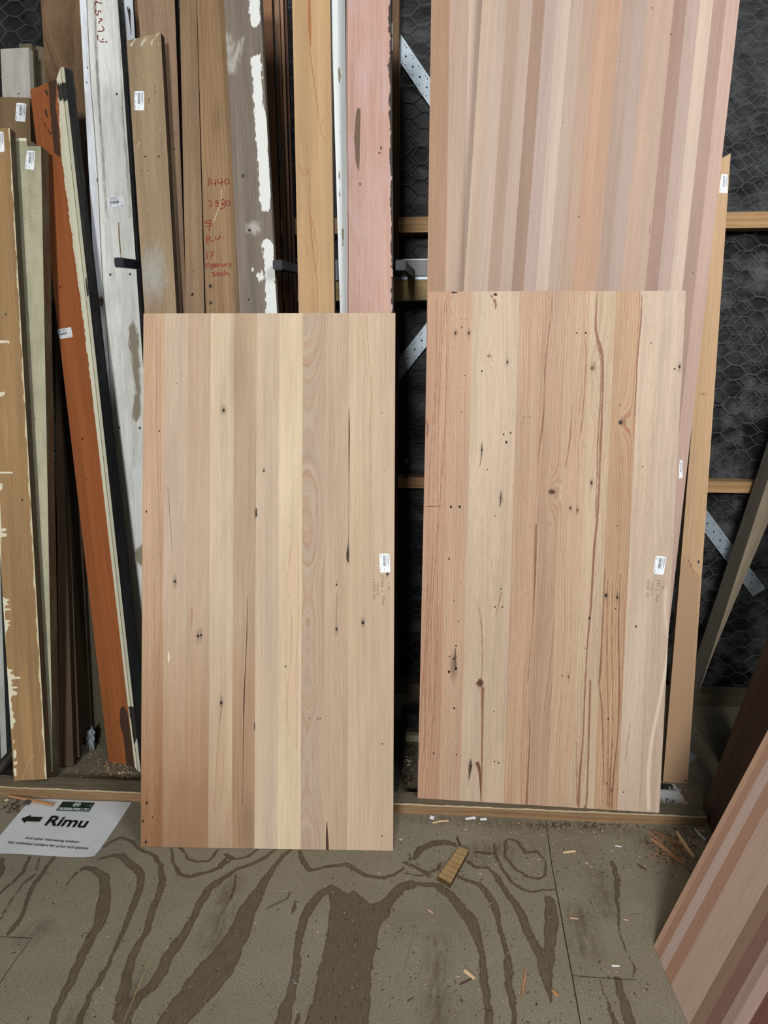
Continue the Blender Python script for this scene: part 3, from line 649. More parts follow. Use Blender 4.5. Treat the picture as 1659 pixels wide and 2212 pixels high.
# white scrap
gb = GB(); rr = random.Random(3)
cs = [atz(x, y, 0) for x, y in ((186, 1606), (203, 1605))]
pts = []
for j in range(7):
    for i in range(5):
        x = 185+i*4.5+j*.6+rr.uniform(-1, 1); y = 1607-j*6.5; zz = j*.012
        p = aty(x if j < 5 else 196+i*1.4, y, 2.235+.012*((i+j) % 2)+rr.uniform(-.004, .004)); p[2] = max(p[2], .001) if j else .001; pts.append(p)
gb.add(pts, [(j*5+i, j*5+i+1, j*5+5+i+1, j*5+5+i) for j in range(6) for i in range(4)])
sc_ = gb.obj('plastic_scrap', flat('white_plastic_film', (168, 176, 182), .4, .1, 60)); tag(sc_, 'crumpled white plastic scrap on the floor between the dark slats', 'scrap')
# pipe lying low left
gb = GB(); gb.tube([atz(-60, 1716, .045), aty(-10, 1672, 2.03), aty(30, 1625, 2.085)], [.017, .017, .016], 12)
po = gb.obj('round_bar', flat('grimy_dark_bar', (40, 36, 28), .6, .3, 60)); tag(po, 'dark round bar slanting behind the foot of the tan dripped board', 'bar')

# 8 orange moulding with cream and black faces
_p = atz(235, 1645, .0); _d = aty(65, 194, 2.42)-_p; OP = Plane(_p, np.cross(V(math.cos(.42), -math.sin(.42), 0), _d))
if OP.n[1] > 0: OP.n = -OP.n
brown_patch = [(260, 1530), (268, 1526), (276, 1540), (284, 1600), (292, 1665), (273, 1660), (268, 1600), (258, 1560)]
strip_top = [(104, 170), (123, 168), (120, 230), (126, 270), (128, 300), (132, 342), (117, 330), (110, 260)]
crk = [[(99, 196, 2.5), (103, 206, 1.5)], [(98, 238, 3), (102, 254, 2)], [(88, 255, .6), (97, 268, 1.2), (104, 280, 1.6), (110, 290, 1.8)]]
def mo1(x, y):
    s = np.maximum(poly_sdf(x, y, brown_patch), poly_sdf(x, y, strip_top))
    for c in crk: s = np.maximum(s, seg_sdf(x, y, c))
    return s
def mo2(x, y):
    ex = np.interp(y, [140, 184, 339, 515, 694, 930, 1147, 1365, 1503, 1526, 1700], [124, 124, 133, 156, 180, 209, 235, 259, 275, 300, 330])
    return x-ex+1.0*wob(y*.09, 6)+.7*wob(y*.4, 8)
def dko(x, y, si): return np.clip((y-330)/60, 0, 1)*0
om = wood('orange_stained_paint', fine=.10, mid=.18, big=.22, pore=.1, m1=(72, 50, 36), m2=(206, 204, 176), n1=.003, n2=.002, dirt=.10, dirtcol=(120, 58, 24))
oroot = bpy.data.objects.new('door_frame_moulding', None); COL.objects.link(oroot); tag(oroot, 'long leaning moulding with an orange face, cream edge and black side', 'moulding')
def rel(o, nm, lab=None):
    o.name = nm; o.parent = oroot
    for k in ('label', 'category', 'group'):
        if k in o: del o[k]
    if lab: o['label'] = lab
ob = board('orange_face', OP, [(235, 1645, 65, 194), (291, 1656, 122, 171)], T=.038, col=(154, 85, 36), side=(150, 140, 110), mat=om, masks=(mo1, mo2), cell=.005,
      holes=[(178, 948, 1.5, 2.5, (60, 20, 10)), (126, 1028, 1, 5, (70, 26, 12)), (186, 1036, 1, 2), (130, 620, 1, 3)])
rel(ob, 'orange_face', 'orange painted face')
cmat = wood('cream_gloss_paint', fine=.05, mid=.04, big=.05, pore=.0, m1=(58, 54, 50), n1=.004, m2=(120, 112, 88), n2=.004, dirt=.12, dirtcol=(150, 146, 120), rough=.45)
def mc1(x, y):
    s = np.where((y < 219+3*wob(x*.9, 3)) & (y > 178) & (x > 123), 4.0, -8.0)
    for q in ([(277, 1526), (300, 1526), (296, 1560), (298, 1590), (290, 1610), (283, 1560)],): s = np.maximum(s, poly_sdf(x, y, q))
    for q in ([(236, 980, 1.5), (240, 1010, 2.5), (242, 1040, 1)], [(219, 845, 1), (222, 880, 1.5)], [(186, 600, 1.5), (190, 640, 2)], [(282, 1330, 1.5), (288, 1380, 3), (291, 1420, 1)], [(255, 1120, 1), (259, 1160, 2)]): s = np.maximum(s, seg_sdf(x, y, q))
    return s
ob = board('cream_edge', OP, [(291, 1656, 122, 171, -.001), (297, 1666, 130, 146, .001), (298, 1667, 131.5, 145, .005), (304.5, 1673, 138.5, 145, .004)], T=.036, col=[(204, 202, 176), (120, 114, 94), (200, 198, 176)], side=(26, 26, 28), mat=cmat, masks=(mc1, None), cell=.005)
rel(ob, 'cream_edge', 'cream painted moulded edge')
ob = board('black_side', OP, [(304.5, 1673, 138.5, 145, .005), (327, 1655, 153.5, 158, .034)], T=.036, col=(25, 26, 29), side=(25, 26, 29), mat=wood('black_paint', fine=.1, mid=.1, dirt=.08, dirtcol=(90, 90, 90), rough=.5, pore=0))
rel(ob, 'black_side', 'black painted side')
sticker(ob if False else oroot, OP, [(124, 712), (153, 706.5), (157, 728), (129, 732.5)])

# 9 whitewashed wide board
wear = [(278, 700), (288, 690), (301, 720), (306, 850), (306, 900), (290, 915), (282, 895), (290, 850), (280, 760), (276, 745)]
wear2 = [(300, 1180), (312, 1165), (312, 1230), (295, 1215), (288, 1195)]
def m9(x, y): return np.maximum(poly_sdf(x, y, wear), poly_sdf(x, y, wear2))-2+.5*wob(y*.2, 4)
def m9b(x, y):
    s = seg_sdf(x, y, [(205, -5, 2), (208, 120, 2.4), (211, 160, 3), (214, 230, 2), (220, 300, 2), (226, 390, 2), (230, 470, 1)])
    return np.maximum(s, seg_sdf(x, y, [(254, -5, 1), (266, 260, 1.5), (278, 400, 2), (282, 470, 2)])-.6)
WB = wood('worn_whitewash', fine=.16, mid=.10, big=.08, pore=.08, m1=(136, 128, 108), m2=(126, 122, 110), n1=.010, n2=.004, w1=.003, w2=.003, dirt=.45, dirtcol=(132, 128, 116))
P9 = lean(2.235, 5)
wb = board('timber_board', P9, [(258, 1600, 168, -70), (274, 1600, 183, -70, .002), (362, 1560, 249.5, -70)], T=.026, col=[(212, 218, 226), (216, 218, 214)], side=(40, 34, 30), parts='plank', mat=WB, masks=(m9, m9b),
      label='wide whitewashed board with red handwriting at its top and a clean white left strip',
      holes=[(252, 203, 2, 3, (60, 50, 44)), (218.5, 650, 6, 11, (130, 110, 86)), (221, 650, 2.2, 4), (238, 593, 2, 3), (281, 592, 2, 3), (258, 924, 1.6, 2.4), (302, 925, 2.2, 3), (210, 388, 1.5, 5, (96, 78, 50)), (189, 146, 1, 3), (187, 178, 1, 2.5)],
      ribs=[([(187, -5, .6), (195, 163, .6), (203, 271, .7), (212, 407, .6), (221, 597, .7), (233, 740, .6), (245, 943, .6)], (120, 116, 104)), ([(256, 480, 1), (258, 520, 1.5), (262, 560, .6)], (130, 112, 80))])
sticker(wb, P9, [(233, 425), (267, 424), (270, 445), (234, 449.5)])
z9 = lambda x, y: P9.at(190+x/16.59, y/16.59, .0008)
S9 = [[(260,180),(268,110),(290,50),(340,40)],[(300,60),(340,80),(430,100),(500,115)],[(265,320),(290,380),(262,440),(230,415)],[(285,510),(350,535),(365,440),(400,380),(450,400),(462,450)],[(395,670),(505,680),(470,740),(400,770),(385,790),(410,850)],[(490,910),(560,1010),(565,1080),(480,1110),(340,1120)],[(362,1250),(342,1350),(375,1440)],[(420,1460),(500,1498),(570,1495)],[(550,1380),(530,1410),(500,1415)],[(610,1490),(700,1500)]]
strokes_obj('red_handwriting', S9, 15, z9, M['red_pen'], wb)
# 9b second white board behind
board('timber_board', lean(2.29, 5), [(360, 1500, 262, -70), (382, 1500, 282, -70)], T=.016, col=(198, 206, 216), side=(70, 66, 66), mat=wood('white_gloss_board', fine=.05, mid=.04, pore=.02, m1=(52, 46, 50), n1=.002, dirt=.1),
      masks=(lambda x, y: seg_sdf(x, y, [(276, 14, 2), (279, 24, 3), (282, 60, 1), (283, 90, .5)]), None), label='thin bluish-white board showing behind the wide whitewashed board at the top')

# 10 brown board with sticker and chipped top
def m10(x, y): return np.where(y < 100, 1.0, -1.0)*(1.2+3*wob(x*.4+y*.3, 3))-2.5
P10 = lean(2.05, 5)
b10 = board('timber_board', P10, [(318, 760, 273, 88), (386, 760, 347, 70)], T=.028, col=(140, 118, 88), side=(48, 36, 26), parts='plank', masks=(m10, lambda x, y: 24-np.hypot(x-330, (y-590)*.5)),
      mat=wood('weathered_brown_board', fine=.2, mid=.18, big=.34, pore=.15, m1=(176, 170, 150), n1=.006, m2=(150, 146, 136), n2=.03, w2=.02, dirt=.25, dirtcol=(150, 128, 98)),
      label='greyish brown board with a white price sticker and chipped top, second bay of boards', holes=[(313.5, 338.5, 2, 2), (342.5, 338, 2, 2), (305, 369, 1, 1.5), (320, 369, 1, 1.5)])
sticker(b10, P10, [(311, 196.5), (311.5, 238.5), (290.5, 238), (290.5, 197)])
strokes_obj('pencil_marks', [[(320,212),(323,214),(320,217),(323,219)],[(320,222),(323,224)],[(333,186),(336,190)],[(333,194),(336,198),(333,202)],[(333,206),(336,210)]], .45, lambda x, y: P10.at(x, y, .0007), flat('dark_pencil', (60, 50, 40)), b10)

# 11-13 plain brown boards
bw = dict(fine=.2, mid=.22, big=.34, pore=.3)
board('timber_board', lean(2.115, 5), [(352, 760, 292, -70), (406, 760, 374.5, -70)], T=.03, col=(140, 112, 86), side=(52, 34, 24), mat=wood('brown_board_a', dirt=.3, dirtcol=(104, 82, 62), **bw), label='pinkish brown board directly right of the chipped-top board, two knots of grey mid-way',
      holes=[(378, 288, 5, 4, (120, 92, 72)), (376, 322, 5, 3, (112, 86, 66))])
board('timber_board', lean(2.085, 5), [(404, 760, 386.5, -70), (444, 760, 422.5, -70)], T=.025, col=(132, 104, 74), side=(20, 16, 12), mat=wood('brown_board_b', dirt=.3, dirtcol=(100, 78, 54), **bw), label='narrow mid-brown board left of the board with the red numbers, dark knot low down', holes=[(415.5, 636, 3, 3.4), (416, 586, 3, 2, (110, 90, 66))], dk=lambda x, y, s: np.clip(.3-np.hypot((x-393)/5, (y-250)/60)*.25, 0, .3))
P13 = lean(2.085, 5)
def d13(x, y, s): return np.clip(.35-np.hypot((x-470)/16, (y-255)/45)*.3, 0, .3)+np.clip(.5-np.hypot((x-455)/5, (y-620)/7)*.4, 0, .5)+np.clip(.5-np.hypot((x-453)/4, (y-655)/6)*.4, 0, .5)
b13 = board('timber_board', P13, [(447, 760, 423.5, -70), (526, 760, 484, -70)], T=.025, col=(142, 112, 76), side=(60, 46, 30), parts='plank', mat=wood('brown_board_c', dirt=.3, dirtcol=(112, 86, 58), ring=.5, rfreq=80, ringcol=(150, 110, 70), **bw), ra=1.0, dk=d13,
      label='brown board written on in red marker with numbers and opening sash', holes=[(455, 618, 3.4, 3.6), (455, 654, 3, 3.4)],
      ribs=[([(508, 400, .6), (510, 470, 1.2), (512, 560, 1.0), (516, 673, .8)], (104, 88, 66)), ([(479, 410, .4), (476, 440, .5), (468, 462, .6), (461, 480, .5)], (200, 190, 170))])
z13 = lambda x, y: P13.at(430+x/8.85, 370+y/8.85, .0008)
def ell(cx, cy, rx, ry, n=10, a0=0): return [(cx+rx*math.cos(a0+6.4*i/n), cy+ry*math.sin(a0+6.4*i/n)) for i in range(n+1)]
S13 = [[(190,125),(188,200),(185,272)],[(238,140),(232,180),(238,238),(325,228)],[(310,150),(316,220),(314,290)],[(368,140),(355,190),(360,222),(465,210)],[(430,130),(432,200),(425,278)],ell(530,195,42,50),
 [(175,580),(205,558),(238,585),(225,630),(195,672),(255,665)],[(300,575),(350,562),(350,590),(322,610),(372,622),(375,655),(335,672),(300,655)],[(410,565),(450,538),(495,560),(480,605),(430,620),(412,590)],[(490,620),(488,680),(440,712),(385,705)],[(420,640),(480,640)],ell(552,610,36,48),
 [(225,940),(160,948),(102,982),(230,1000),(238,1030),(180,1052),(115,1052)],[(215,900),(208,1020),(195,1145)],
 [(142,1240),(148,1310),(150,1390)],[(140,1238),(195,1240),(200,1285),(150,1312)],[(212,1250),(214,1335),(292,1325)],[(315,1250),(318,1300),(370,1300),(395,1220)],[(395,1222),(400,1290)],[(458,1240),(463,1252)],[(468,1282),(473,1292)],
 [(145,1530),(150,1600),(152,1678)],[(232,1552),(236,1600),(236,1665)],[(232,1552),(292,1545)],[(236,1608),(276,1602)],
 [(200,1768),(150,1770),(125,1800),(145,1832),(185,1825),(200,1800)],[(225,1770),(232,1830),(236,1890)],[(225,1772),(270,1782),(268,1825),(232,1832)],[(295,1802),(345,1792),(330,1762),(295,1785),(305,1830),(350,1822)],[(372,1770),(376,1830)],[(376,1785),(410,1765),(432,1790),(438,1830)],[(452,1782),(456,1828)],[(482,1772),(484,1825)],[(484,1785),(510,1765),(522,1790),(526,1826)],[(562,1752),(572,1792),(602,1788)],[(605,1730),(606,1780),(604,1842)],
 [(315,1925),(262,1932),(250,1950),(305,1968),(315,1990),(250,2008)],[(385,1935),(345,1948),(345,1985),(385,1980)],[(388,1930),(395,1960),(402,1992)],[(452,1932),(424,1945),(458,1965),(456,1985),(420,1995)],[(488,1880),(494,1940),(498,1988)],[(498,1955),(545,1940),(562,1965),(592,1995)]]
strokes_obj('red_handwriting', S13, 8.5, z13, M['red_pen'], b13)

# 14 grey weathered board with flaking white paint
wp = [[(538, -10), (561, -10), (562, 40), (556, 56), (546, 60), (539, 40)], [(541, 122), (562, 118), (566, 170), (570, 235), (577, 262), (579, 300), (582, 360), (583, 400), (584, 455), (567, 456), (560, 420), (558, 350), (553, 300), (550, 240), (545, 180)], [(566, 520), (578, 515), (590, 525), (594, 560), (597, 610), (600, 700), (601, 780), (577, 780), (575, 660), (572, 600), (570, 560)], [(540, 580), (546, 578), (549, 586), (543, 588)], [(555, 592), (566, 586), (569, 605), (560, 610)]]
def m14(x, y):
    s = np.full(x.shape, -99.)
    for q in wp: s = np.maximum(s, poly_sdf(x, y, q))
    return s
def m14b(x, y): return np.maximum(12-np.hypot(x-548, (y-492)), seg_sdf(x, y, [(490, 80, 6), (500, 150, 8), (520, 90, 4)]))
board('timber_board', lean(2.057, 5), [(523, 760, 480, -70), (603, 760, 558, -70)], T=.024, col=(112, 100, 88), side=(120, 112, 100), masks=(m14, m14b),
      mat=wood('weathered_grey_board', fine=.24, mid=.26, big=.36, pore=.2, m1=(206, 208, 204), n1=.011, m2=(160, 154, 146), n2=.02, w2=.01, dirt=.35, dirtcol=(84, 68, 52)),
      label='weathered grey board with white paint flaking along its right edge', holes=[(525, 380, 3.5, 4.5, (64, 58, 54)), (537, 647, 2, 2.4), (539, 497, 3, 3.4)])
# 15 bundle of thin battens
for y0, l, c, lab in ((2.40, [(600, 760, 565, -70), (614, 760, 584.5, -70)], (140, 96, 62), 'reddish brown batten, leftmost of the thin bundle right of the grey board'),
                      (2.415, [(618, 760, 590, -70), (628, 760, 600.5, -70)], (132, 100, 72), 'brown batten, second of the thin bundle right of the grey board'),
                      (2.43, [(627, 760, 601, -70), (635, 760, 609, -70)], (150, 110, 78), 'brown batten, third of the thin bundle right of the grey board'),
                      (2.455, [(636, 760, 612, -70), (643, 760, 617, -70)], (84, 56, 44), 'dark reddish batten nearest the gap beside the golden board')):
    board('timber_batten', lean(y0, 3.5), l, T=.02, col=c, side=(44, 30, 22), mat=wood('batten_brown', fine=.15, mid=.15, big=.15), label=lab, cat='batten')
# 16 golden board
fl16 = [[(668, 0, 2.5), (669, 60, 3.2), (671, 100, 1)], [(669, 100, .5), (676, 160, .8), (686, 230, .7), (690, 270, .4)], [(645, 352, .5), (652, 372, .6), (659, 378, .5), (666, 366, .5), (669, 400, .6), (668, 440, .7), (672, 490, .9), (676, 540, .7), (684, 600, .6), (686, 673, .6)], [(712, 245, .4), (695, 265, .4), (692, 285, .4), (706, 305, .4)], [(650, 505, .4), (660, 525, .4), (664, 550, .5)], [(672, 470, .5), (686, 540, .5), (680, 590, .6)]]
board('timber_board', lean(2.03, 5), [(647, 760, 629.5, -70), (724, 760, 712, -70)], T=.028, col=(172, 138, 94), side=(50, 34, 22), ra=.6,
      mat=wood('golden_board', fine=.12, mid=.12, big=.22, pore=.08, ring=.3, rfreq=30, ringcol=(180, 120, 60)), label='smooth golden brown board with thin orange resin lines, left of the narrow white board', ribs=[(q, (158, 98, 48)) for q in fl16])
# 17 narrow white board
def m17(x, y):
    s = np.full(x.shape, -99.)
    for q in ([(731, 138, 1), (733, 160, 3.2), (733, 180, 1.5)], [(732, 235, 2), (733, 290, 2)], [(733, 370, 2), (735, 430, 1.6)], [(740, 495, 2.5), (740, 530, 2)], [(735, 620, 1), (737, 660, 1)]): s = np.maximum(s, seg_sdf(x, y, q))
    return s
board('timber_board', lean(2.06, 5), [(737, 760, 713, -70), (746, 760, 728, -70, .004), (752, 760, 745, -70, .001)], T=.024, col=[(208, 212, 212), (188, 194, 194)], side=(40, 32, 28), masks=(m17, None),
      mat=wood('flaking_white_paint', fine=.05, mid=.04, big=.05, pore=.03, m1=(128, 122, 96), n1=.004, dirt=.15, dirtcol=(150, 150, 140)), label='narrow white painted board between the golden board and the pink board')
# 18 pink board
slot = [(768, 250), (771, 236), (776, 231), (779, 236), (778, 290), (777, 350), (776, 372), (773, 368), (768, 345), (765, 300)]
def m18b(x, y): 
    ex = np.interp(y, [-70, 170, 673, 760], [843, 843, 848.5, 849]); return 2.2+2.4*wob(y*.05, 41)+.8*wob(y*.23, 42)-(ex-x)
board('timber_board', lean(2.03, 5), [(750, 760, 747.5, -70), (850, 760, 843.5, -70)], T=.026, col=(176, 136, 120), side=(44, 34, 28), cell=.005,
      masks=(lambda x, y: poly_sdf(x, y, slot), m18b),
      mat=wood('pink_washed_paint', fine=.2, mid=.16, big=.22, pore=.10, m1=(100, 78, 60), m2=(50, 42, 38), n1=.0008, n2=.008, w2=.001, dirt=.6, dirtcol=(184, 158, 160)),
      label='wide pink painted board with one long dark slot and charred right edge', holes=[(823, 320, 2.2, 4, (84, 52, 44)), (778, 398, 2.2, 4, (84, 52, 44)), (820, 330, 3.5, 2, (120, 40, 40))], ribs=[([(748.5, -60, .8), (752, 400, .8), (752, 740, .8)], (80, 52, 44))])

# ------------------------------------------------------------------ FRONT LEFT PANEL
PA = Plane(atz(304, 1829, 0), V(0, 0, 1)); 
def panel_plane(bl, br, deg, zb):
    A, B = atz(*bl, zb), atz(*br, zb); ux = nrm(B-A); h = np.cross(V(0, 0, 1), ux); a = math.radians(deg)
    return Plane(A, -np.cross(ux, V(0, 0, 1)*math.cos(a)+h*math.sin(a))*-1)
PLN = panel_plane((304, 1829), (849, 1838), 12, .001)
if PLN.n[1] > 0: PLN.n = -PLN.n
LB = [0, .0855, .178, .269, .362, .452, .543, .635, .726, .817, .909, 1]
LC = [(200, 170, 138), (198, 174, 149), (195, 169, 141), (209, 187, 157), (182, 155, 126), (200, 177, 151), (213, 190, 157), (185, 162, 138), (191, 166, 139), (200, 176, 147), (194, 170, 143)]
LR = [.9, .12, .35, .15, .3, .12, .06, .75, .35, .45, .3]
def gleft(si, U, Vv, w, h, px, py):
    g = U+.0035*wob(Vv*2.2, 100+si)
    if si == 7: g = (U-w*.45+.006*wob(Vv*3, 9))**2*11*(1.1+.9*wob(Vv*1.3, 21))+.030*wob(Vv*2.3, 22)+U*.25+.0022*wob(Vv*16, 3)
    if si == 8: g = U*.8+.006*wob(Vv*3, 55)
    if si == 3: g = U+.006*wob(Vv*2, 5)
    return g
flame = [(640, 1151), (644, 1180), (645, 1258), (645, 1326), (643, 1380), (639, 1446), (640, 1500), (641, 1583), (640, 1620), (636, 1607), (632, 1604), (623, 1583), (621, 1530), (622, 1480), (628, 1430), (630, 1377), (629, 1326), (620, 1274), (621, 1240), (625, 1215), (628, 1185), (633, 1175)]
knot3 = [(480, 1744), (486, 1750), (492, 1790), (500, 1815), (497, 1832), (462, 1830), (466, 1800), (474, 1780)]
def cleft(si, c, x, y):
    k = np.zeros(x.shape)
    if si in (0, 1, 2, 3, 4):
        k = .95*np.clip((y-1300-40*wob(x*.08+si, 70+si))/420, 0, 1)*(1.0, .9, .8, .45, .5)[si]  # browner wood low on these staves, lower-left dimming mixed into the tone
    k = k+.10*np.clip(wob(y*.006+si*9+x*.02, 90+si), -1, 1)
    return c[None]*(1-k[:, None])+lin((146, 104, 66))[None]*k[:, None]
def cgen(si, c, x, y):
    k = .12*np.clip(wob(y*.005+si*5+x*.015, 60+si), -1, 1)
    return c[None]*(1-k[:, None])+lin((160, 120, 90))[None]*k[:, None]
def ml3(x, y):
    s = np.full(x.shape, -99.)
    for v in LV: s = np.maximum(s, seg_sdf(x, y, v))
    return s
def ml2(x, y): return np.maximum(poly_sdf(x, y, knot3), np.maximum(poly_sdf(x, y, [(312, 660), (352, 660), (352, 1850), (326, 1850), (330, 1200)])-9, seg_sdf(x, y, [(520, 680, 9), (528, 740, 12), (515, 800, 8)])-2))
dn = [(483,886,7,10),(570,1017,3,3),(378,1256,5,12),(428,1374,4,14),(434,1372,3.5,14),(478,1518,5,10),(727,1263,3,4),(727,1359,4,12),(784,1345,5,12),(837,1240,4,6),(317,1735,4,6),(309,1774,4,6),(315,1819,4,4),(552,1109,3,14),(752,1195,4,22)]
def dkl(x, y, si):
    d = np.zeros(x.shape)
    for (a, b, rx, ry) in dn: d = np.maximum(d, np.clip(.75-np.hypot((x-a)/rx, (y-b)/ry)*.55, 0, .6))
    d = np.maximum(d, np.clip(.30-np.hypot((x-515)/26, (y-790)/150)*.3, 0, .2)); d = np.maximum(d, np.clip(.4-np.hypot((x-510)/16, (y-820)/60)*.5, 0, .22))
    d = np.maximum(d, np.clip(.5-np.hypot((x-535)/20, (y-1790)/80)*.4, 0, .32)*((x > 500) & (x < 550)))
    d = np.maximum(d, .22*np.clip((y-1650)/200, 0, 1)*(x < 500));  # light falloff toward the bottom left painted as a dark ramp
    return d
LH = [(a, b, r, r*1.25) for a, b, r in [(483,886,2.6),(570,1017,1.8),(316,1105,1.8),(378,1256,2.5),(428,1374,2.6),(434,1372,2.2),(478,1518,2.8),(727,1263,1.8),(727,1359,2.3),(784,1345,3),(837,1240,2.4),(617,1440,1.6),(382,828,.9),(391,811,.8),(317,1735,2.4),(309,1774,2.2),(329,1766,1.6),(315,1819,2.3),(826,1607,1.5),(825,1806,1.5),(692,1552,1.2),(687,1553,1.2),(667,1551,1.1),(825,892,1),(832,1017,.8),(626,1138,.8),(344,931,1.4),(344,1199,.8),(384,1085,.8),(328,1798,1.2),(743,1476,.8)]]
LRIB = [([(754, 878, .3), (754.3, 930, 1.3), (754, 990, 1.0), (754, 1060, .5), (753, 1150, .4), (752, 1180, .8), (751, 1195, 2.6), (751.5, 1209, 2.2), (754, 1216, .4)], (44, 34, 26)),
        ([(535.5, 1290, .3), (534, 1330, .6), (533, 1370, .8), (530, 1440, .7), (527, 1520, 1.3), (526, 1570, .7), (525, 1680, .4), (524, 1740, .4)], (70, 46, 32)),
        ([(706, 1775, .6), (706, 1788, 1.5), (706.5, 1810, 2.6), (707, 1836, 3.4)], (74, 48, 32)), ([(554, 1098, 1), (553.5, 1108, 2), (554, 1116, 2)], (60, 58, 50)),
        ([(413.5, 1307, .4), (414.5, 1330, 2.2), (412, 1360, .4)], (150, 118, 74)), ([(364, 1405, .4), (364.5, 1420, 2.2), (364, 1432, .4)], (226, 206, 168)),
        ([(362, 1050, .3), (366, 1100, .5), (372, 1190, .4)], (120, 92, 66)), ([(476, 1540, .6), (470, 1620, .8), (465, 1700, .7), (463, 1760, .5)], (160, 116, 76)), ([(484, 1620, .5), (481, 1680, .7), (477, 1740, .5)], (160, 116, 76)),
        ([(515, 1630, .3), (514, 1700, .5), (517, 1828, .5)], (130, 92, 64)), ([(549.5, 1560, .5), (550, 1567, 1.2), (549.5, 1580, .4)], (70, 54, 44)), ([(792, 680, .6), (796, 760, .8), (802, 850, .9), (799, 940, .7), (803, 1060, .5)], (184, 140, 84)), ([(779, 680, .5), (786, 740, .6), (795, 830, .6)], (178, 134, 82)),
        ([(339, 680, .8), (338, 900, .9), (346, 1200, 1), (345, 1500, 1), (341, 1700, .9)], (186, 132, 92)), ([(346, 690, .7), (346, 1000, .8), (349, 1200, .7), (336, 1700, .9)], (190, 136, 96)), ([(333, 1250, .9), (332, 1500, 1.1), (328, 1780, 1)], (184, 132, 92)),
        ([(402.5, 1480, .4), (403, 1600, .6), (400, 1825, .5)], (150, 108, 78)), ([(751, 1480, .3), (750, 1660, .4), (749, 1836, .4)], (150, 120, 92)),
        ([(727, 1280, .4), (726.5, 1300, .6), (726, 1345, .8)], (120, 96, 70)), ([(477.5, 1500, .6), (478, 1530, .6), (474, 1560, .4)], (90, 70, 52))]
def veins(ribs):                          # brown veins go into the surface mask, dark cracks stay inlays
    v = [([(a, b, c*1.15+.1) for a, b, c in p]) for p, col in ribs if sum(col) >= 290]
    return [r for r in ribs if sum(r[1]) < 290], v
for k_ in range(2):                       # outline of the dark flame-shaped heartwood
    LRIB.append(([(x, y, .5) for x, y in (flame[:9] if k_ == 0 else flame[8:]+flame[:1])], (150, 108, 76)))
LRIB_D, LV = veins([r for r in LRIB if sum(r[1]) < 470]); LPALE = [r for r in LRIB if sum(r[1]) >= 470]
LV = [smooth_poly(v, 3).tolist() for v in LV]
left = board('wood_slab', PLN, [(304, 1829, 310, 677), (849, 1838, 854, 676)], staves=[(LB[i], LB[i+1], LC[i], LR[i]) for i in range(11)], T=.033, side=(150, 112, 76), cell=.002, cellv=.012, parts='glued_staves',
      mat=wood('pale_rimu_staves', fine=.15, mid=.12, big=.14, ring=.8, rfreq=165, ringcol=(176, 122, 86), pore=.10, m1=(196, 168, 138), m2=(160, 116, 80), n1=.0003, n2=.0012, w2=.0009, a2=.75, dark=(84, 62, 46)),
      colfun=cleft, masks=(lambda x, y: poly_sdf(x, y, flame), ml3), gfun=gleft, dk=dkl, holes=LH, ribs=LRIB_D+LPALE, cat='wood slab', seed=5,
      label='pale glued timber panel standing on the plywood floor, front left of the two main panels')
sticker(left, PLN, [(841.5, 1196), (843, 1236), (821, 1237), (819, 1196)])
# simple stroke alphabet for pencilled notes
GL = {'0': [[(.1,.5),(.3,0),(.6,.1),(.65,.6),(.4,1),(.12,.8),(.1,.5)]], '1': [[(.3,0),(.35,1)]], '3': [[(.1,.1),(.5,0),(.55,.3),(.3,.45),(.6,.7),(.4,1),(.05,.9)]], '4': [[(.15,0),(.1,.55),(.65,.5)],[(.45,.2),(.45,1)]],
      '5': [[(.6,0),(.15,.05),(.12,.45),(.5,.45),(.6,.8),(.1,1)]], '6': [[(.5,0),(.15,.4),(.1,.8),(.4,1),(.6,.75),(.4,.5),(.12,.7)]], '7': [[(.05,.05),(.6,0),(.3,1)]], '8': [[(.5,.1),(.15,.1),(.2,.4),(.55,.6),(.5,.95),(.15,.95),(.15,.65),(.5,.35),(.5,.1)]], '9': [[(.55,.3),(.2,.4),(.15,.1),(.5,0),(.55,.3),(.5,1)]],
      'm': [[(.0,1),(.05,.5),(.2,.45),(.3,.95)],[(.3,.6),(.45,.45),(.6,.95)]], 'x': [[(.1,.5),(.5,1)],[(.5,.5),(.1,1)]], '.': [[(.2,.9),(.25,.98)]], '$': [[(.6,.15),(.15,.25),(.55,.6),(.1,.85)],[(.35,0),(.35,1.05)]], '/': [[(.55,0),(.1,1)]], ' ': []}
def note(parent, plane, txt, start, adv, down):
    """txt written along adv (px per char), glyph height along down (px)"""
    S = []; rr = random.Random(hash_str(txt))
    for i, ch in enumerate(txt):
        ox = start[0]+adv[0]*i; oy = start[1]+adv[1]*i; j = rr.uniform(-.12, .12)
        for st in GL[ch]: S.append([(ox+adv[0]*(a+j*.3)+down[0]*b, oy+adv[1]*(a+j*.3)+down[1]*b) for a, b in st])
    return strokes_obj('pencil_note', S, .33, lambda x, y: plane.at(x, y, .0007), M['pencil'], parent)
note(left, PLN, '1.4m', (843, 1257), (.2, 4.8), (-6, .3)); note(left, PLN, '670mm x 35mm', (829, 1242), (.25, 5.6), (-6.5, .3)); note(left, PLN, '1440/4', (818, 1257), (.2, 5.0), (-5.5, .3)); note(left, PLN, '$308.00', (811, 1256), (.25, 5.6), (-6, .3))

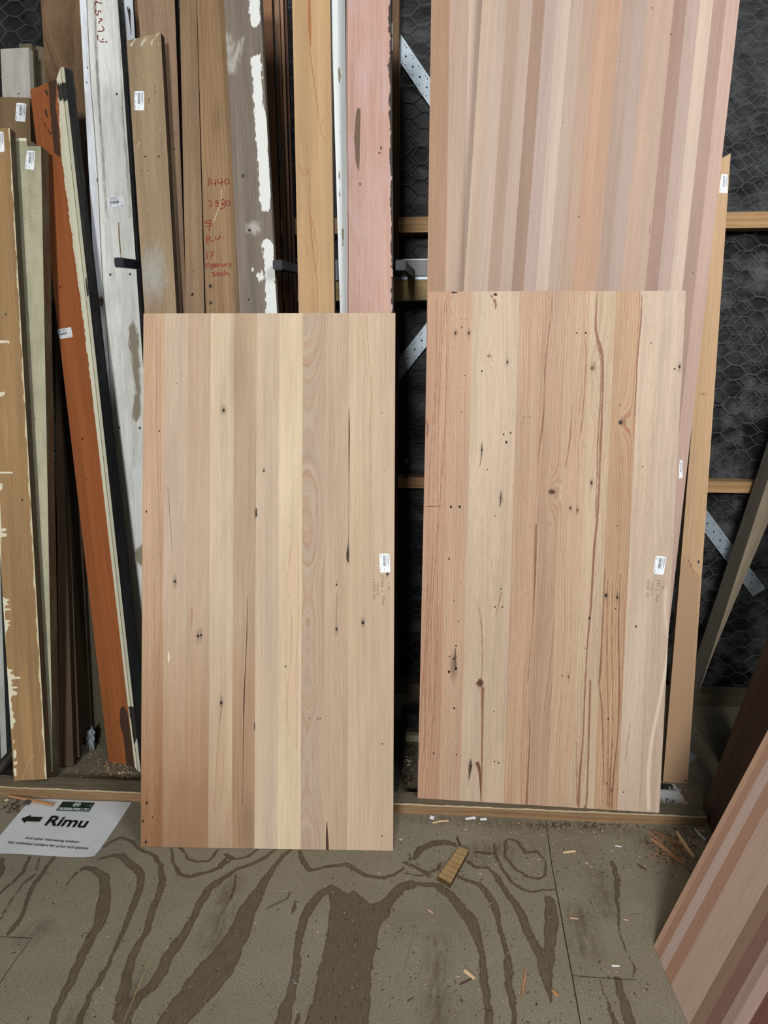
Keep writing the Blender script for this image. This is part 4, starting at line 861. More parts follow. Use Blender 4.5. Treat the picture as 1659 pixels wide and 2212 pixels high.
# ------------------------------------------------------------------ RIGHT: rustic panel, tall striped panels, beige board
PRN = panel_plane((902, 1724), (1424, 1756), 6.3, .0295)
if PRN.n[1] > 0: PRN.n = -PRN.n
RB = [0, .09, .181, .272, .363, .455, .546, .64, .735, .831, .915, 1]
RC = [(194, 156, 127), (197, 166, 137), (200, 177, 151), (201, 178, 151), (192, 162, 131), (186, 156, 128), (194, 167, 137), (199, 176, 146), (191, 159, 123), (201, 178, 155), (201, 178, 157)]
RR_ = [.9, .8, .18, .22, .95, .8, .85, .55, 1.0, .14, .14]
KN = [(1193, 1062, 14, .05), (1283, 790, 13, .04), (1345, 910, 14, .045), (1037, 1482, 13, .03), (1056, 770, 10, .03), (1318, 1708, 9, .025), (1282, 870, 12, .03), (967, 655, 10, .03)]
def gright(si, U, Vv, w, h, px, py):
    g = U+.006*wob(Vv*2.4, 200+si)+.0025*wob(Vv*9, 300+si)
    if si in (4, 5, 6, 7, 0): g = g+.008*wob(Vv*1.6+U*20, 400+si)
    for (kx, ky, r, a) in KN:
        g = g+a*.28*np.sign(px-kx+.01)*0+a*.5*np.exp(-((px-kx)/(r*1.1))**2-((py-ky)/(r*3.0))**2)
    return g
dnr = [(1193,1062,9,7),(1283,792,6,8),(1345,911,9,8),(1096,782,4,8),(1041,972,3,16),(1082,1075,4,14),(1278,1043,5,9),(980,1440,8,30),(1309,1286,5,9),(1333,1288,4,10),(1037,1478,8,10),(1016,1655,5,12),(1228,1462,3,6),(1468,793,4,9),(1232,1098,4,8),(1247,1102,4,8),(984,720,5,7),(1013,720,5,7)]
def dkr(x, y, si):
    d = np.zeros(x.shape)
    for (a, b, rx, ry) in dnr: d = np.maximum(d, np.clip(.75-np.hypot((x-a)/rx, (y-b)/ry)*.55, 0, .55))
    return d
RH = [(a, b, r, r*1.25) for a, b, r in [(984,720,2.2),(1013,720,2.2),(997,707,1.2),(996,689,1),(1007,690,.9),(1041,802,1.8),(1096,782,2),(1004,811,1.3),(1246,719,1.7),(1265,719,1.9),(1407,741,1.3),(1457,797,1.8),(1468,792,2.4),(1478,798,1),(1088,938,1.8),(1103,935,1.8),(1094,955,2.6),(1041,972,2),(1132,900,1),(1145,901,1.1),(1127,916,.9),(1278,1043,1.6),(1082,1075,1.8),(974,1095,2.4),(993,1095,2.6),(1069,1114,1.3),(1232,1098,1.8),(1247,1102,1.8),(1388,1008,1.4),(1339,875,1.4),(1310,868,.9),(997,890,1),(1053,1014,1.3),(1082,1272,1.6),(1069,1311,1.6),(1085,1311,1.6),(1067,1291,.8),(1309,1286,3),(1333,1291,2.2),(1330,1315,1.4),(1273,1335,2.2),(1374,1353,2),(980,1423,2.2),(985,1444,3),(970,1451,2.6),(985,1395,1.8),(971,1418,1.4),(985,1418,1.4),(981,1530,2),(1214,1459,1.4),(1228,1462,1.4),(1314,1553,1.7),(937,1627,1.8),(1018,1655,2),(1068,1645,1.4),(1077,1648,1.6),(1264,1400,1.2),(1290,1361,.9),(1347,1711,1.4),(1311,1693,1.4),(1067,1537,1.2),(990,1342,1.2),(970,1207,1.8),(981,1298,1.2),(986,1630,1.4),(996,1258,1),(1160,1136,1),(1185,1136,1),(1190,1132,1),(1333,1136,1.1),(1287,1241,1)]]
RH += [(1192, 1062, 7, 4.6, (60, 38, 28)), (1193, 1062, 4.4, 2.4, (150, 104, 74)), (1279, 795, 3.6, 5, (110, 72, 50)), (1341, 912, 4.5, 5, (60, 42, 34)), (1348, 908, 5, 4, (150, 112, 84)), (1037, 1476, 7.5, 8, (104, 66, 46)), (1036, 1476, 5, 5.5, (128, 86, 62)), (1057, 769, 6, 4, (176, 134, 98)), (1056, 769, 3, 2, (190, 150, 112)), (1321, 1707, 4.5, 3, (110, 66, 48)), (1321, 1707, 3, 1.8, (176, 132, 96)), (981, 632, 8, 2, (50, 36, 28)), (1070, 636, 4.5, 3, (70, 46, 34)), (1278, 1043, 2.6, 4, (96, 66, 48))]
RRIB = [([(1289, 630, .8), (1288, 670, 1.2), (1287, 715, 2), (1296, 745, 2.4), (1302, 780, 2.6), (1302, 850, 1.6), (1298, 950, 2.2), (1296, 1000, 1.6), (1292, 1100, 1.6), (1284, 1180, 2.2), (1280, 1250, 2), (1275, 1330, 1.8), (1268, 1400, 1.3), (1264, 1480, 1.4), (1259, 1600, 1.2), (1252, 1680, 2), (1250, 1744, 2)], (142, 92, 72)),
        ([(1285, 700, .6), (1290, 740, 1), (1298, 790, 1), (1297, 860, 1), (1291, 960, 1.2), (1290, 1010, .8), (1287, 1120, 1)], (158, 106, 80)),
        ([(1192, 632, .6), (1190, 680, .7), (1183, 740, .8), (1177, 800, 1), (1177, 850, .6), (1172, 920, 1.4), (1166, 960, 1), (1161, 1010, .6)], (146, 98, 74)),
        ([(1158, 1130, 1.4), (1157, 1180, 2.0), (1156, 1230, 2.2), (1154, 1275, 1.4), (1152, 1320, .7), (1147, 1380, .6), (1140, 1480, .5)], (132, 88, 72)),
        ([(1143, 1550, .4), (1144, 1600, 1), (1141, 1660, 1.4), (1137, 1738, 2)], (150, 98, 70)), ([(1387, 632, 1), (1384, 700, 1.4), (1378, 760, 1.2), (1374, 830, 1), (1371, 900, 1)], (150, 100, 72)),
        ([(1340, 1240, .8), (1336, 1350, 1.4), (1337, 1420, 1.2), (1338, 1500, 1.5), (1335, 1580, 1), (1325, 1680, 1.4), (1321, 1748, 1.2)], (140, 88, 66)),
        ([(1307, 1230, .8), (1302, 1330, 1), (1299, 1400, 1.4), (1296, 1455, 2), (1294, 1480, 1), (1300, 1530, 1.4), (1303, 1620, 1), (1304, 1700, .8)], (150, 96, 72)),
        ([(1323, 1250, .7), (1322, 1400, .7), (1324, 1560, .8), (1318, 1680, 1.5), (1316, 1748, 1)], (150, 100, 70)), ([(1313, 1250, .7), (1311, 1400, .9), (1314, 1560, .8), (1312, 1745, 1)], (158, 108, 74)),
        ([(1043, 1488, 3.4), (1042, 1510, 2.6), (1042, 1560, 1.8), (1041, 1620, 1.6), (1041, 1660, 1.4), (1039, 1732, .8)], (142, 94, 62)), ([(1030, 1646, 4.5), (1036, 1665, 3), (1038, 1700, 1.6), (1039, 1732, .6)], (112, 68, 46)),
        ([(1062, 640, 2.6), (1071, 655, 2.4), (1070, 668, 1)], (138, 98, 72)), ([(1041, 960, 1), (1040, 985, 1), (1036, 1010, .3)], (96, 80, 64)), ([(1082, 1060, .4), (1081, 1085, 1.2), (1078, 1096, .4)], (80, 70, 58)), ([(1018, 1640, .6), (1016, 1660, 2.2), (1013, 1685, .4)], (60, 50, 42)),
        ([(984, 1400, .8), (983, 1440, 1.4)], (80, 62, 48)), ([(916, 1095, .4), (930, 1094, 1), (955, 1093, .4)], (120, 80, 60)), ([(920, 905, .5), (924, 925, 1.6), (922, 945, .6)], (120, 82, 64)),
        ([(1020, 1280, .3), (1038, 1330, .8), (1042, 1400, .9), (1040, 1470, .6)], (140, 100, 76)), ([(1083, 1278, .7), (1076, 1310, .5), (1069, 1335, .3)], (130, 100, 76)), ([(1362, 1560, .3), (1350, 1650, .3)], (196, 160, 128)),
        ([(1275, 1470, 1.6), (1268, 1720, 1.4), (1262, 1745, 2.4)], (160, 104, 66)), ([(1246, 1600, .5), (1246, 1742, 1)], (156, 104, 72)), ([(1200, 980, .5), (1190, 1010, .4), (1205, 1035, .6)], (160, 116, 88)),
        ([(1236, 870, .4), (1232, 940, .9), (1222, 1010, .7)], (156, 108, 82)), ([(1262, 715, .4), (1266, 770, .7), (1262, 850, .8), (1254, 940, .6)], (164, 118, 90)), ([(1070, 1300, .4), (1060, 1200, .4)], (170, 134, 104)),
        ([(1010, 1700, .4), (1014, 1640, .8)], (120, 80, 56)), ([(1445, 1400, 3), (1428, 1500, 3), (1408, 1600, 3.4), (1400, 1680, 4), (1402, 1750, 4)], (214, 192, 166)), ([(1440, 1270, 1.4), (1436, 1320, 1.6), (1444, 1380, 1.4)], (212, 190, 166))]
for x in (936, 944, 951, 960): RRIB.append(([(x+8-4*i+3*math.sin(i*1.3+x), 650+i*110, .45) for i in range(10)], (160, 112, 84)))
RRIB_D, RV = veins([r for r in RRIB if sum(r[1]) < 540]); RPALE = [r for r in RRIB if sum(r[1]) >= 540]
RV = [smooth_poly(v, 3).tolist() for v in RV]
def mr2(x, y):
    s = np.full(x.shape, -99.)
    for v in RV: s = np.maximum(s, seg_sdf(x, y, v))
    return s
def mr1(x, y):
    s = np.full(x.shape, -99.)
    for r in RPALE: s = np.maximum(s, seg_sdf(x, y, smooth_poly(r[0], 3).tolist()))
    return s
right = board('wood_slab', PRN, [(902, 1724, 925, 630), (1424, 1756, 1482, 628)], staves=[(RB[i], RB[i+1], RC[i], RR_[i]) for i in range(11)], T=.033, side=(140, 104, 72), cell=.002, cellv=.012, parts='glued_staves',
      mat=wood('knotty_rimu_staves', fine=.17, mid=.14, big=.14, ring=.85, rfreq=150, ringcol=(172, 120, 92), pore=.25, m1=(208, 188, 164), n1=.001, w1=.003, m2=(128, 82, 60), n2=.0016, w2=.0010, a2=.9, dark=(70, 48, 36)), colfun=cgen, masks=(mr1, mr2), gfun=gright, dk=dkr, holes=RH, ribs=RRIB_D, cat='wood slab', seed=9,
      label='knotty strongly grained timber panel with many nail holes, standing right of centre')
sticker(right, PRN, [(1439.5, 1203), (1433.5, 1242), (1411.5, 1239.5), (1417, 1200.5)])
note(right, PRN, '1.4m', (1437, 1254), (-.6, 5.2), (-6, -.5)); note(right, PRN, '690 x 35mm', (1426, 1253), (-.3, 5.0), (-6, -.4)); note(right, PRN, '1440/4', (1412, 1256), (-.4, 5.4), (-5.5, -.4)); note(right, PRN, '$308.00', (1404, 1253), (-.5, 5.6), (-6, -.4))

SB = wood('striped_rimu_staves', fine=.13, mid=.10, big=.10, ring=.25, rfreq=120, ringcol=(180, 130, 100), pore=.10, dark=(90, 64, 50))
BC = [(202,174,148),(190,166,150),(172,142,122),(182,158,144),(152,120,100),(178,154,146),(198,176,162),(182,158,142),(176,146,124),(190,146,118),(184,142,114),(168,142,126),(170,148,138),(184,152,130),(186,156,136),(156,122,108),(180,154,144),(206,182,164),(162,130,116),(194,160,146)]
BP = lean(2.075, 6.5, 0)
BC = [tuple(.78*a+.22*b for a, b in zip(q, (178, 152, 134))) for q in BC]; BC[0] = (190, 165, 143)
bpan = board('wood_slab', BP, [(936, 1660, 1046.5, -70), (1411, 1660, 1606, -70)], staves=[(i/20, (i+1)/20, BC[i], .5 if i in (9, 10, 11) else .2) for i in range(20)], T=.028, side=(150, 112, 84), cell=.009, parts='glued_staves', mat=SB, cat='wood slab', seed=12,
      label='tall striped pinkish timber panel tilted slightly clockwise, behind the knotty panel', holes=[(1251, 468, 1.4, 1.4), (1340, 132, 1, 1.4), (1408, 17, 1.4, 1.2), (1450, 74, 2.4, 2.4, (120, 84, 60)), (1497, 590, 1.2, 1.2), (1217, 264, .8, 1)],
      ribs=[([(1121, 458, .4), (1150, 459, .4)], (150, 110, 86)), ([(1405, 485, 1), (1402, 505, .5)], (130, 96, 78))])
sticker(bpan, BP, [(1475, 995), (1474, 1033), (1466, 1033), (1468, 994)], label='narrow white sticker half covered by the knotty panel')
AC = [(172,134,106),(186,158,138),(204,178,162),(168,136,118),(190,160,140),(180,150,130)]
board('wood_slab', lean(2.112, 6.5, 0), [(908, 1700, 932.5, -70), (1130, 1700, 1180, -70)], staves=[(i/6+.0, (i+1)/6, AC[i], .3) for i in range(6)], T=.028, side=(70, 44, 36), cell=.012, mat=SB, cat='wood slab', seed=14, 
      label='tall striped panel mostly hidden behind the tilted one, its left staves upright')
b21 = board('timber_board', lean(2.205, 5.5), [(1432, 1690, 1541, 352), (1485, 1694, 1578.5, 331)], T=.024, col=(180, 144, 104), side=(96, 74, 50), parts='plank',
      mat=wood('pale_brown_board', fine=.18, mid=.15, big=.2, pore=.12, m1=(166, 132, 98), n1=.003, w1=.004, m2=(150, 92, 66), n2=.002, dirt=.15, dirtcol=(150, 112, 74)),
      masks=(lambda x, y: poly_sdf(x, y, [(1450, 1225), (1470, 1208), (1478, 1200), (1488, 1206), (1495, 1225), (1503, 1240), (1512, 1245), (1500, 1420), (1490, 1600), (1486, 1700), (1420, 1700), (1440, 1400)]), lambda x, y: seg_sdf(x, y, [(1466, 1208, .5), (1472, 1198, 1.2), (1479, 1200, .5), (1486, 1206, 1.5), (1492, 1222, 2.5), (1497, 1234, 1.5), (1508, 1243, 2.5), (1512, 1250, .5)])),
      label='light brown board standing behind the right side of the striped panel, water stain half way', holes=[(1481, 1686, 2.4, 2.4, (60, 44, 34)), (1509, 1214, 2.6, 4, (66, 60, 54)), (1519, 851, 6, 1.4, (140, 96, 62))])
sticker(b21, root_plane[b21.name], [(1572, 377), (1571.5, 417.5), (1553, 416.5), (1558.5, 376)])

# grey timber leaning right across the wall
GP = Plane(aty(1536, 1400, 2.60), V(-.25, -.93, .12))
board('timber_post', GP, [(1478, 1500, 1700, 830, .055), (1508, 1500, 1722, 840, .0), (1513, 1494, 1724, 842), (1545, 1400, 1724+46, 860)][0:2]+[(1541, 1410, 1772, 860)], T=.06, col=[(94, 88, 78), (140, 124, 100)], side=(80, 70, 56),  # left face darker, right paler: shade and light put into their colours
      mat=wood('rough_grey_post', fine=.2, mid=.15, big=.15, pore=.2, dirt=.4, dirtcol=(72, 62, 48)), label='rough grey square timber slanting up to the right against the wire-covered wall', cat='post')

# ------------------------------------------------------------------ RIGHT LEANING STACK
def side_panel(name, a_px, b_px, deg, u_bounds, cols, vlen, T, mat, label, u0=0.0, back=0.0, cat='wood slab', zb=.001, seed=3, ring=.3):
    A, B = atz(*a_px, zb), atz(*b_px, zb); e = nrm(B-A); h = np.cross(e, V(0, 0, 1)); h = h if h[0] > 0 else -h
    l = math.radians(deg); v = V(0, 0, 1)*math.cos(l)+h*math.sin(l); n = np.cross(e, v); n = n if n[0] < 0 else -n
    A = A-n*back; A = A+v*(abs(n[2]*back))*0
    if back: A = A+V(0, 0, 0)
    pl = Plane(A, n); mb = MB(); ub = []
    for q in u_bounds: ub.append(q if np.isscalar(q) else float(np.dot(pl.at(*q)-A, e)))
    for i in range(len(ub)-1):
        w = ub[i+1]-ub[i]; nu, nv = max(2, int(abs(w)/.02)+2), 60; a = np.linspace(0, 1, nu)[:, None, None]; b = np.linspace(0, 1, nv)[None, :, None]
        P = (A+e*ub[i]+e*w*a+v*vlen*b).reshape(-1, 3); U = (np.linspace(0, w, nu)[:, None]+np.zeros((1, nv))).ravel(); Vv = (np.zeros((nu, 1))+np.linspace(0, vlen, nv)[None]).ravel()
        mb.add(P, grid_faces(nu, nv), lin(cols[i]), gv=np.stack([U+.004*wob(Vv*3, seed+i)+seed+i*.31, Vv, np.full_like(U, i*1.7+seed)], 1), ra=ring)
    c0, c1 = A+e*ub[0], A+e*ub[-1]; o_ = -n*T; t0, t1 = c0+v*vlen, c1+v*vlen; sc = lin(np.array(cols[0])*.9)
    for q in ([c0, t0, t0+o_, c0+o_], [c1, t1, t1+o_, c1+o_], [t0, t1, t1+o_, t0+o_], [c0, c1, c1+o_, c0+o_], [c0+o_, c1+o_, t1+o_, t0+o_]): mb.add(q, [(0, 1, 2, 3)], sc)
    o = mb.build(name, mat); tag(o, label, cat); return o
Z4 = lambda x, y: (1200+x/3.614, 1600+y/3.614)
FC = [(196,158,130),(178,136,112),(196,172,160),(178,136,112),(192,164,148),(152,122,102),(140,104,92),(172,146,130),(204,172,164),(128,84,74),(190,160,140),(168,132,110),(186,160,146)]
FBND = [Z4(765, 1600), Z4(790, 1640), Z4(822, 1700), Z4(862, 1785), Z4(908, 1895), Z4(1659, 1110), Z4(1659, 1330), Z4(1659, 1560), Z4(1659, 1740), Z4(1659, 1950)]
FM = wood('striped_leaning_staves', fine=.13, mid=.08, big=.08, ring=.3, rfreq=90, ringcol=(180, 130, 100), pore=.12)
side_panel('wood_slab', (1412, 2043), (1486, 2212), 21, FBND+[.50, .58, .66], FC[:len(FBND)+2], 1.5, .024, FM, 'bold striped pink and brown panel leaning to the right in the bottom right corner', seed=21)
side_panel('wood_slab', (1407, 2032), (1486, 2212), 21, [-.004, .1, .3, .65], [(200,162,126),(180,140,110),(190,160,140)], 1.5, .024, FM, 'panel tucked directly behind the bold striped one, only its pale edge showing', seed=25, back=.026)
EM = wood('red_brown_staves', fine=.12, mid=.12, big=.12, ring=.3, rfreq=60, ringcol=(140, 90, 70), pore=.1, dirt=.15, dirtcol=(70, 48, 38))
side_panel('wood_slab', (1519, 1751), (1534, 1791), 13, [-.01, .045, .09, .20, .30], [(112,88,70),(96,74,62),(84,64,56),(76,58,52)], 1.6, .024, EM, 'dark reddish brown panel leaning right behind the bold striped one', seed=31)
side_panel('wood_slab', (1525, 1712), (1519, 1751), 13, [-.02, .04, .14], [(96,76,58),(88,70,56),(80,64,52)], 1.6, .02, EM, 'narrow brown board leaning right, showing left of the reddish brown panel', seed=33, back=.03, cat='board')
side_panel('wood_slab', (1540, 1581), (1525, 1640), 14, [0, .1, .25], [(44,38,30),(40,34,28)], 1.7, .02, EM, 'near-black board leaning right in the shadow by the grey post', seed=35, back=.05, cat='board')

# ------------------------------------------------------------------ objects in the gap between the panels
gb = GB(); A = atz(855, 1690); 
dk_m = flat('charred_timber', (34, 34, 28), .8, .5, 40, bump=.5)
bk = GB().prism([aty(858, 1716, 2.03), aty(862, 1700, 2.05), aty(878, 1557, 2.40), aty(860, 1556, 2.40)], V(-.05, 0, 0))
o = bk.obj('dark_offcut', dk_m); tag(o, 'dark rough offcut lying on the floor in the gap, against the left panel', 'offcut')
p0, p1 = atz(876, 1579), atz(903, 1579)
gb = GB(); gb.box(p0[0]-.02, p1[0]-.004, p0[1]+.02, p0[1]+.10, .0, .05, .002); o = gb.obj('steel_plate', M['black_steel']); tag(o, 'black steel foot plate on the floor in the gap between the two front panels', 'foot plate')
p0, p1 = atz(874, 1602), atz(903, 1602)
gb = GB(); gb.box(p0[0], p1[0]+.10, p0[1], p0[1]+.028, 0, .024, .0015); o = gb.obj('timber_offcut', flat('pale_offcut', (140, 134, 104), .8, .2, 120)); tag(o, 'pale timber offcut across the gap in front of the black foot plate', 'offcut')
# small pliers on the nog
Yp = FY-.012
root = bpy.data.objects.new('pliers', None); COL.objects.link(root); tag(root, 'small pliers with a grey head and black handles hooked over the lower nog', 'pliers')
gb = GB(); gb.prism([aty(x, y, Yp) for x, y in ((874.5, 1002), (873.8, 992), (875.5, 988.5), (879, 988.5), (881, 992), (880.6, 1002))], V(0, .008, 0)); gb.obj('jaws', flat('grey_tool_steel', (96, 98, 84), .5, .1), root)
for pts in ([(876, 1001), (873.5, 1012), (874, 1034)], [(879.5, 1001), (882.5, 1014), (880, 1033)]):
    gb = GB(); gb.tube([aty(x, y, Yp-.002) for x, y in pts], [.0035, .0045, .003], 8); gb.obj('handle', M['plastic_cap'], root, True)

# ------------------------------------------------------------------ paper signs on the floor
def sheet(name, c, label, mat):
    gb = GB(); gb.prism([V(*p[:2], p[2]+.0006) for p in c], V(0, 0, -.0004)); root = bpy.data.objects.new(name, None); COL.objects.link(root); tag(root, label, 'paper sign')
    gb = GB(); n, m = 24, 18; vs = []
    for j in range(m+1):
        for i in range(n+1):
            a, b = i/n, j/m; p = (c[0]*(1-a)+c[1]*a)*(1-b)+(c[3]*(1-a)+c[2]*a)*b
            lift = .0012+.0008*math.sin(a*9+b*5)+.004*max(0, a-.93)/.07*max(0, b-.9)/.1; vs.append(p+V(0, 0, lift))
    gb.add(vs, [(j*(n+1)+i+1, j*(n+1)+i, (j+1)*(n+1)+i, (j+1)*(n+1)+i+1) for j in range(m) for i in range(n)])
    gb.obj('paper', mat, root, True); return root
SMt = flat('laminated_paper', (200, 204, 206), .35, .05, 30, spec=.4)
c = [atz(68, 1726), atz(285, 1734), atz(204, 1854), atz(-32, 1843)]
sg = sheet('paper_sign', c, 'white paper sign on the floor reading Rimu with a left-pointing arrow', SMt)
c = [atz(68, 1726, .003), atz(285, 1734, .003), atz(204, 1854, .003), atz(-32, 1843, .003)]
ux, uy = nrm(c[1]-c[0]), nrm(c[0]-c[3]); org = c[3]
def S3(x, y, d=.0): return org+ux*x+uy*y+V(0, 0, d)
def inv(px, py):
    p = atz(px, py, .003)-org; return float(p@ux), float(p@uy)
ZS = lambda x, y: inv(x/5.53, 1700+y/5.53)
# dark green header block
q = [ZS(780, 165), ZS(1162, 182), ZS(1090, 286), ZS(703, 270)]
x0 = (q[0][0]+q[3][0])/2; x1 = (q[1][0]+q[2][0])/2; y1 = (q[0][1]+q[1][1])/2; y0 = (q[2][1]+q[3][1])/2
gb = GB(); gb.add([S3(x0, y0, .0003), S3(x1, y0, .0003), S3(x1, y1, .0003), S3(x0, y1, .0003)], [(0, 1, 2, 3)]); lg = gb.obj('logo_block', M['green_ink'], sg)
text_obj('company_name', 'MUSGROVES LTD', (y1-y0)*.36, lambda x, y: S3((x0+x1)/2+x*(x1-x0)*.94/((y1-y0)*.36*8.0)*1.0, y0+(y1-y0)*.08+y, .0006), M['white_ink'], lg, bold=.0006, align='CENTER')
cxl, cyl, rl_ = x0+(x1-x0)*.5, y0+(y1-y0)*.70, (y1-y0)*.25
gb = GB(); n = 28
gb.add([S3(cxl+rl_*math.cos(6.2832*i/n)*k_, cyl+rl_*math.sin(6.2832*i/n)*k_, .0006) for k_ in (1, .84) for i in range(n)], [(i, (i+1) % n, n+(i+1) % n, n+i) for i in range(n)])
gb.obj('emblem_ring', M['white_ink'], lg)
text_obj('emblem_letter', 'M', rl_*1.5, lambda x, y: S3(cxl+x, cyl-rl_*.52+y, .0006), M['white_ink'], lg, bold=.0008, align='CENTER')
gb = GB()
for pts in ([(.82, .62), (.90, .74), (.96, .60)], [(.80, .60), (.88, .66), (.985, .55)], [(.93, .9), (.90, .72)], [(.93, .66), (.97, .44)]):
    P = [(x0+(x1-x0)*a, y0+(y1-y0)*b) for a, b in pts]; L, R = ribbon_pts(P, .0006); m = len(P); gb.add([S3(*p, .0006) for p in L]+[S3(*p, .0006) for p in R], [(i, i+1, m+i+1, m+i) for i in range(m-1)])
gb.obj('hill_outline', flat('pale_green_print', (96, 130, 112), .5), lg)
# arrow
ar = [(270,380),(383,330),(375,357),(528,357),(500,408),(330,408),(325,408),(293,430)]
a_l, a_r = ZS(270, 380), ZS(514, 382); yc = (a_l[1]+a_r[1])/2; Lx = a_r[0]-a_l[0]; hh = .0105
gb = GB(); P = [(a_l[0], yc), (a_l[0]+Lx*.34, yc+hh*1.9), (a_l[0]+Lx*.34, yc+hh), (a_r[0], yc+hh), (a_r[0], yc-hh), (a_l[0]+Lx*.34, yc-hh), (a_l[0]+Lx*.34, yc-hh*1.9)]
gb.add([S3(*p, .0005) for p in P], [(0, 6, 5, 2, 1), (2, 5, 4, 3)]); gb.obj('arrow', M['black_ink'], sg)
def line_text(name, txt, pl, pr, capdrop, bold, mat=None):
    (ax, ay), (bx, by) = ZS(*pl), ZS(*pr)
    cu = bpy.data.curves.new('m', 'FONT'); cu.body = txt; cu.size = 1; o = bpy.data.objects.new('m', cu); COL.objects.link(o); bpy.context.view_layer.update(); w1 = o.dimensions[0]; bpy.data.objects.remove(o); bpy.data.curves.remove(cu)
    s = (bx-ax)/w1; hs = capdrop
    return text_obj(name, txt, 1.0, lambda x, y: S3(ax+x*s, ay+y*s*hs+(by-ay)*(x*s)/(bx-ax), .0005), mat or M['black_ink'], sg, bold=bold)
line_text('heading', 'Rimu', (535, 448), (1015, 470), 1.05, .022)
line_text('small_print', 'And other interesting timbers', (300, 615), (955, 655), 1.05, .012)
line_text('small_print', 'See individual stickers for price and species', (95, 670), (1062, 727), 1.05, .012)
c2 = [atz(1456, 1694), atz(1501, 1758), atz(1370, 1752), atz(1340, 1690)]
s2 = sheet('paper_sign', [c2[3], c2[0], c2[1], c2[2]], 'dusty white paper sheet on the floor behind the right panel foot, dark printed corner', SMt)
gb = GB(); gb.add([atz(x, y, .0036) for x, y in ((1400, 1690), (1451, 1693.5), (1461, 1707), (1412, 1704))], [(0, 3, 2, 1)]); lg2 = gb.obj('logo_block', M['green_ink'], s2)
o2, e2 = atz(1444, 1703.5, .0042), nrm(atz(1432, 1699, .0042)-atz(1444, 1702, .0042))
u2 = V(e2[1], -e2[0], 0)
text_obj('company_name', 'LTD', .019, lambda x, y: o2-e2*.0+e2*0+(-e2)*(-x)*-1*1+u2*y*1, M['white_ink'], lg2, bold=.0005)
gb = GB(); rr = random.Random(5)
for i in range(90):
    x, y = rr.uniform(1425, 1492), rr.uniform(1722, 1752)
    if x-1425 > (y-1694)*1.15: continue
    p = atz(x, y, .0038); r = rr.uniform(.0006, .003); gb.add([p+V(r*math.cos(a)*rr.uniform(.5, 1.3), r*math.sin(a), 0) for a in (0, 1.2, 2.4, 3.8, 5.1)], [(0, 1, 2, 3, 4)])
gb.obj('dirt', flat('dirt_specks', (64, 58, 44), .9), s2)
c3 = [atz(1478, 1615), atz(1507, 1636), atz(1480, 1655), atz(1450, 1634)]
gb = GB(); gb.prism([p+V(0, 0, .002) for p in c3], V(0, 0, -.0012)); o = gb.obj('paper_scrap', flat('grey_paper', (136, 142, 146), .6)); tag(o, 'corner of a grey-white paper poking out behind the light brown board', 'paper scrap')

# ------------------------------------------------------------------ offcuts, splinters, chips
WC = [flat('chip_wood_pale', (206, 176, 128), .7, .15, 90), flat('chip_wood_orange', (170, 122, 78), .7, .2, 90), flat('chip_dark', (70, 50, 34), .8, .3, 90), flat('chip_white', (206, 208, 208), .6, .05), flat('chip_pink', (190, 150, 126), .7, .1)]
# worn block
mb = MB(); q = [atz(x, y, .013) for x, y in ((945, 1893), (973, 1909), (1013, 1836), (991, 1829))]
nu, nv = 12, 26; a = np.linspace(0, 1, nu)[:, None, None]; b = np.linspace(0, 1, nv)[None, :, None]
P = ((q[0]*(1-a)+q[1]*a)*(1-b)+(q[3]*(1-a)+q[2]*a)*b).reshape(-1, 3); P[:, 2] += .0012*wob((np.arange(len(P)) % nv)*.9, 3)
U = (np.linspace(0, .04, nu)[:, None]+np.zeros((1, nv))).ravel(); Vv = (np.zeros((nu, 1))+np.linspace(0, .13, nv)[None]).ravel()
mb.add(P, grid_faces(nu, nv), lin((168, 138, 92)), gv=np.stack([U, Vv*3, U*0], 1), ra=1.0)
for i in range(4):
    p, r = q[i], q[(i+1) % 4]; d = V(0, 0, -.0125); mb.add([p, p+d, r+d, r], [(0, 1, 2, 3)], lin((92, 72, 46)), ra=1.0, gv=np.array([[0, 0, 0], [.02, 0, 0], [.02, .1, 0], [0, .1, 0]], float))
mb.add([p+V(0, 0, -.0125) for p in q], [(0, 1, 2, 3)], lin((92, 72, 46)))
o = mb.build('wood_block', wood('worn_block', fine=.25, mid=.25, big=.1, ring=.9, rfreq=160, ringcol=(130, 96, 50), dirt=.3, dirtcol=(84, 66, 40)))
tag(o, 'short worn wooden block lying on the plywood between the two front panels', 'wood block')
def chip(name, pts, w, mat, label, cat='wood splinter', h=.004, group=None, z=0.0005):
    """pts: photo pixels of the centre line, w half widths in mm"""
    P = [atz(x, y, h/2) for x, y in pts]; n = len(P); ws = w if hasattr(w, '__len__') else [w]*n; vs = []
    for i, p in enumerate(P):
        d = nrm(P[min(i+1, n-1)]-P[max(i-1, 0)]); s = V(-d[1], d[0], 0)*ws[i]/1000
        vs += [V(*(p-s)[:2], z), V(*(p+s)[:2], z), V(*(p+s*.8)[:2], z+h), V(*(p-s*.7)[:2], z+h*.9)]
    fs = [(3, 2, 1, 0), tuple(4*(n-1)+k for k in range(4))]
    for i in range(n-1):
        for k in range(4): fs.append((i*4+k, i*4+(k+1) % 4, i*4+4+(k+1) % 4, i*4+4+k))
    o = mesh_obj(name, vs, fs, mat); tag(o, label, cat, group); return o
chip('wood_splinter', [(1003, 2096), (1014, 2105), (1025, 2114)], [3.5, 4, 3], WC[0], 'pale flat splinter in the lower middle of the floor', h=.003)
chip('wood_splinter', [(1192, 2139), (1199, 2146), (1206, 2151)], [2, 4, 3], WC[1], 'small orange chip near the bottom of the narrow dark floor grain', h=.003)
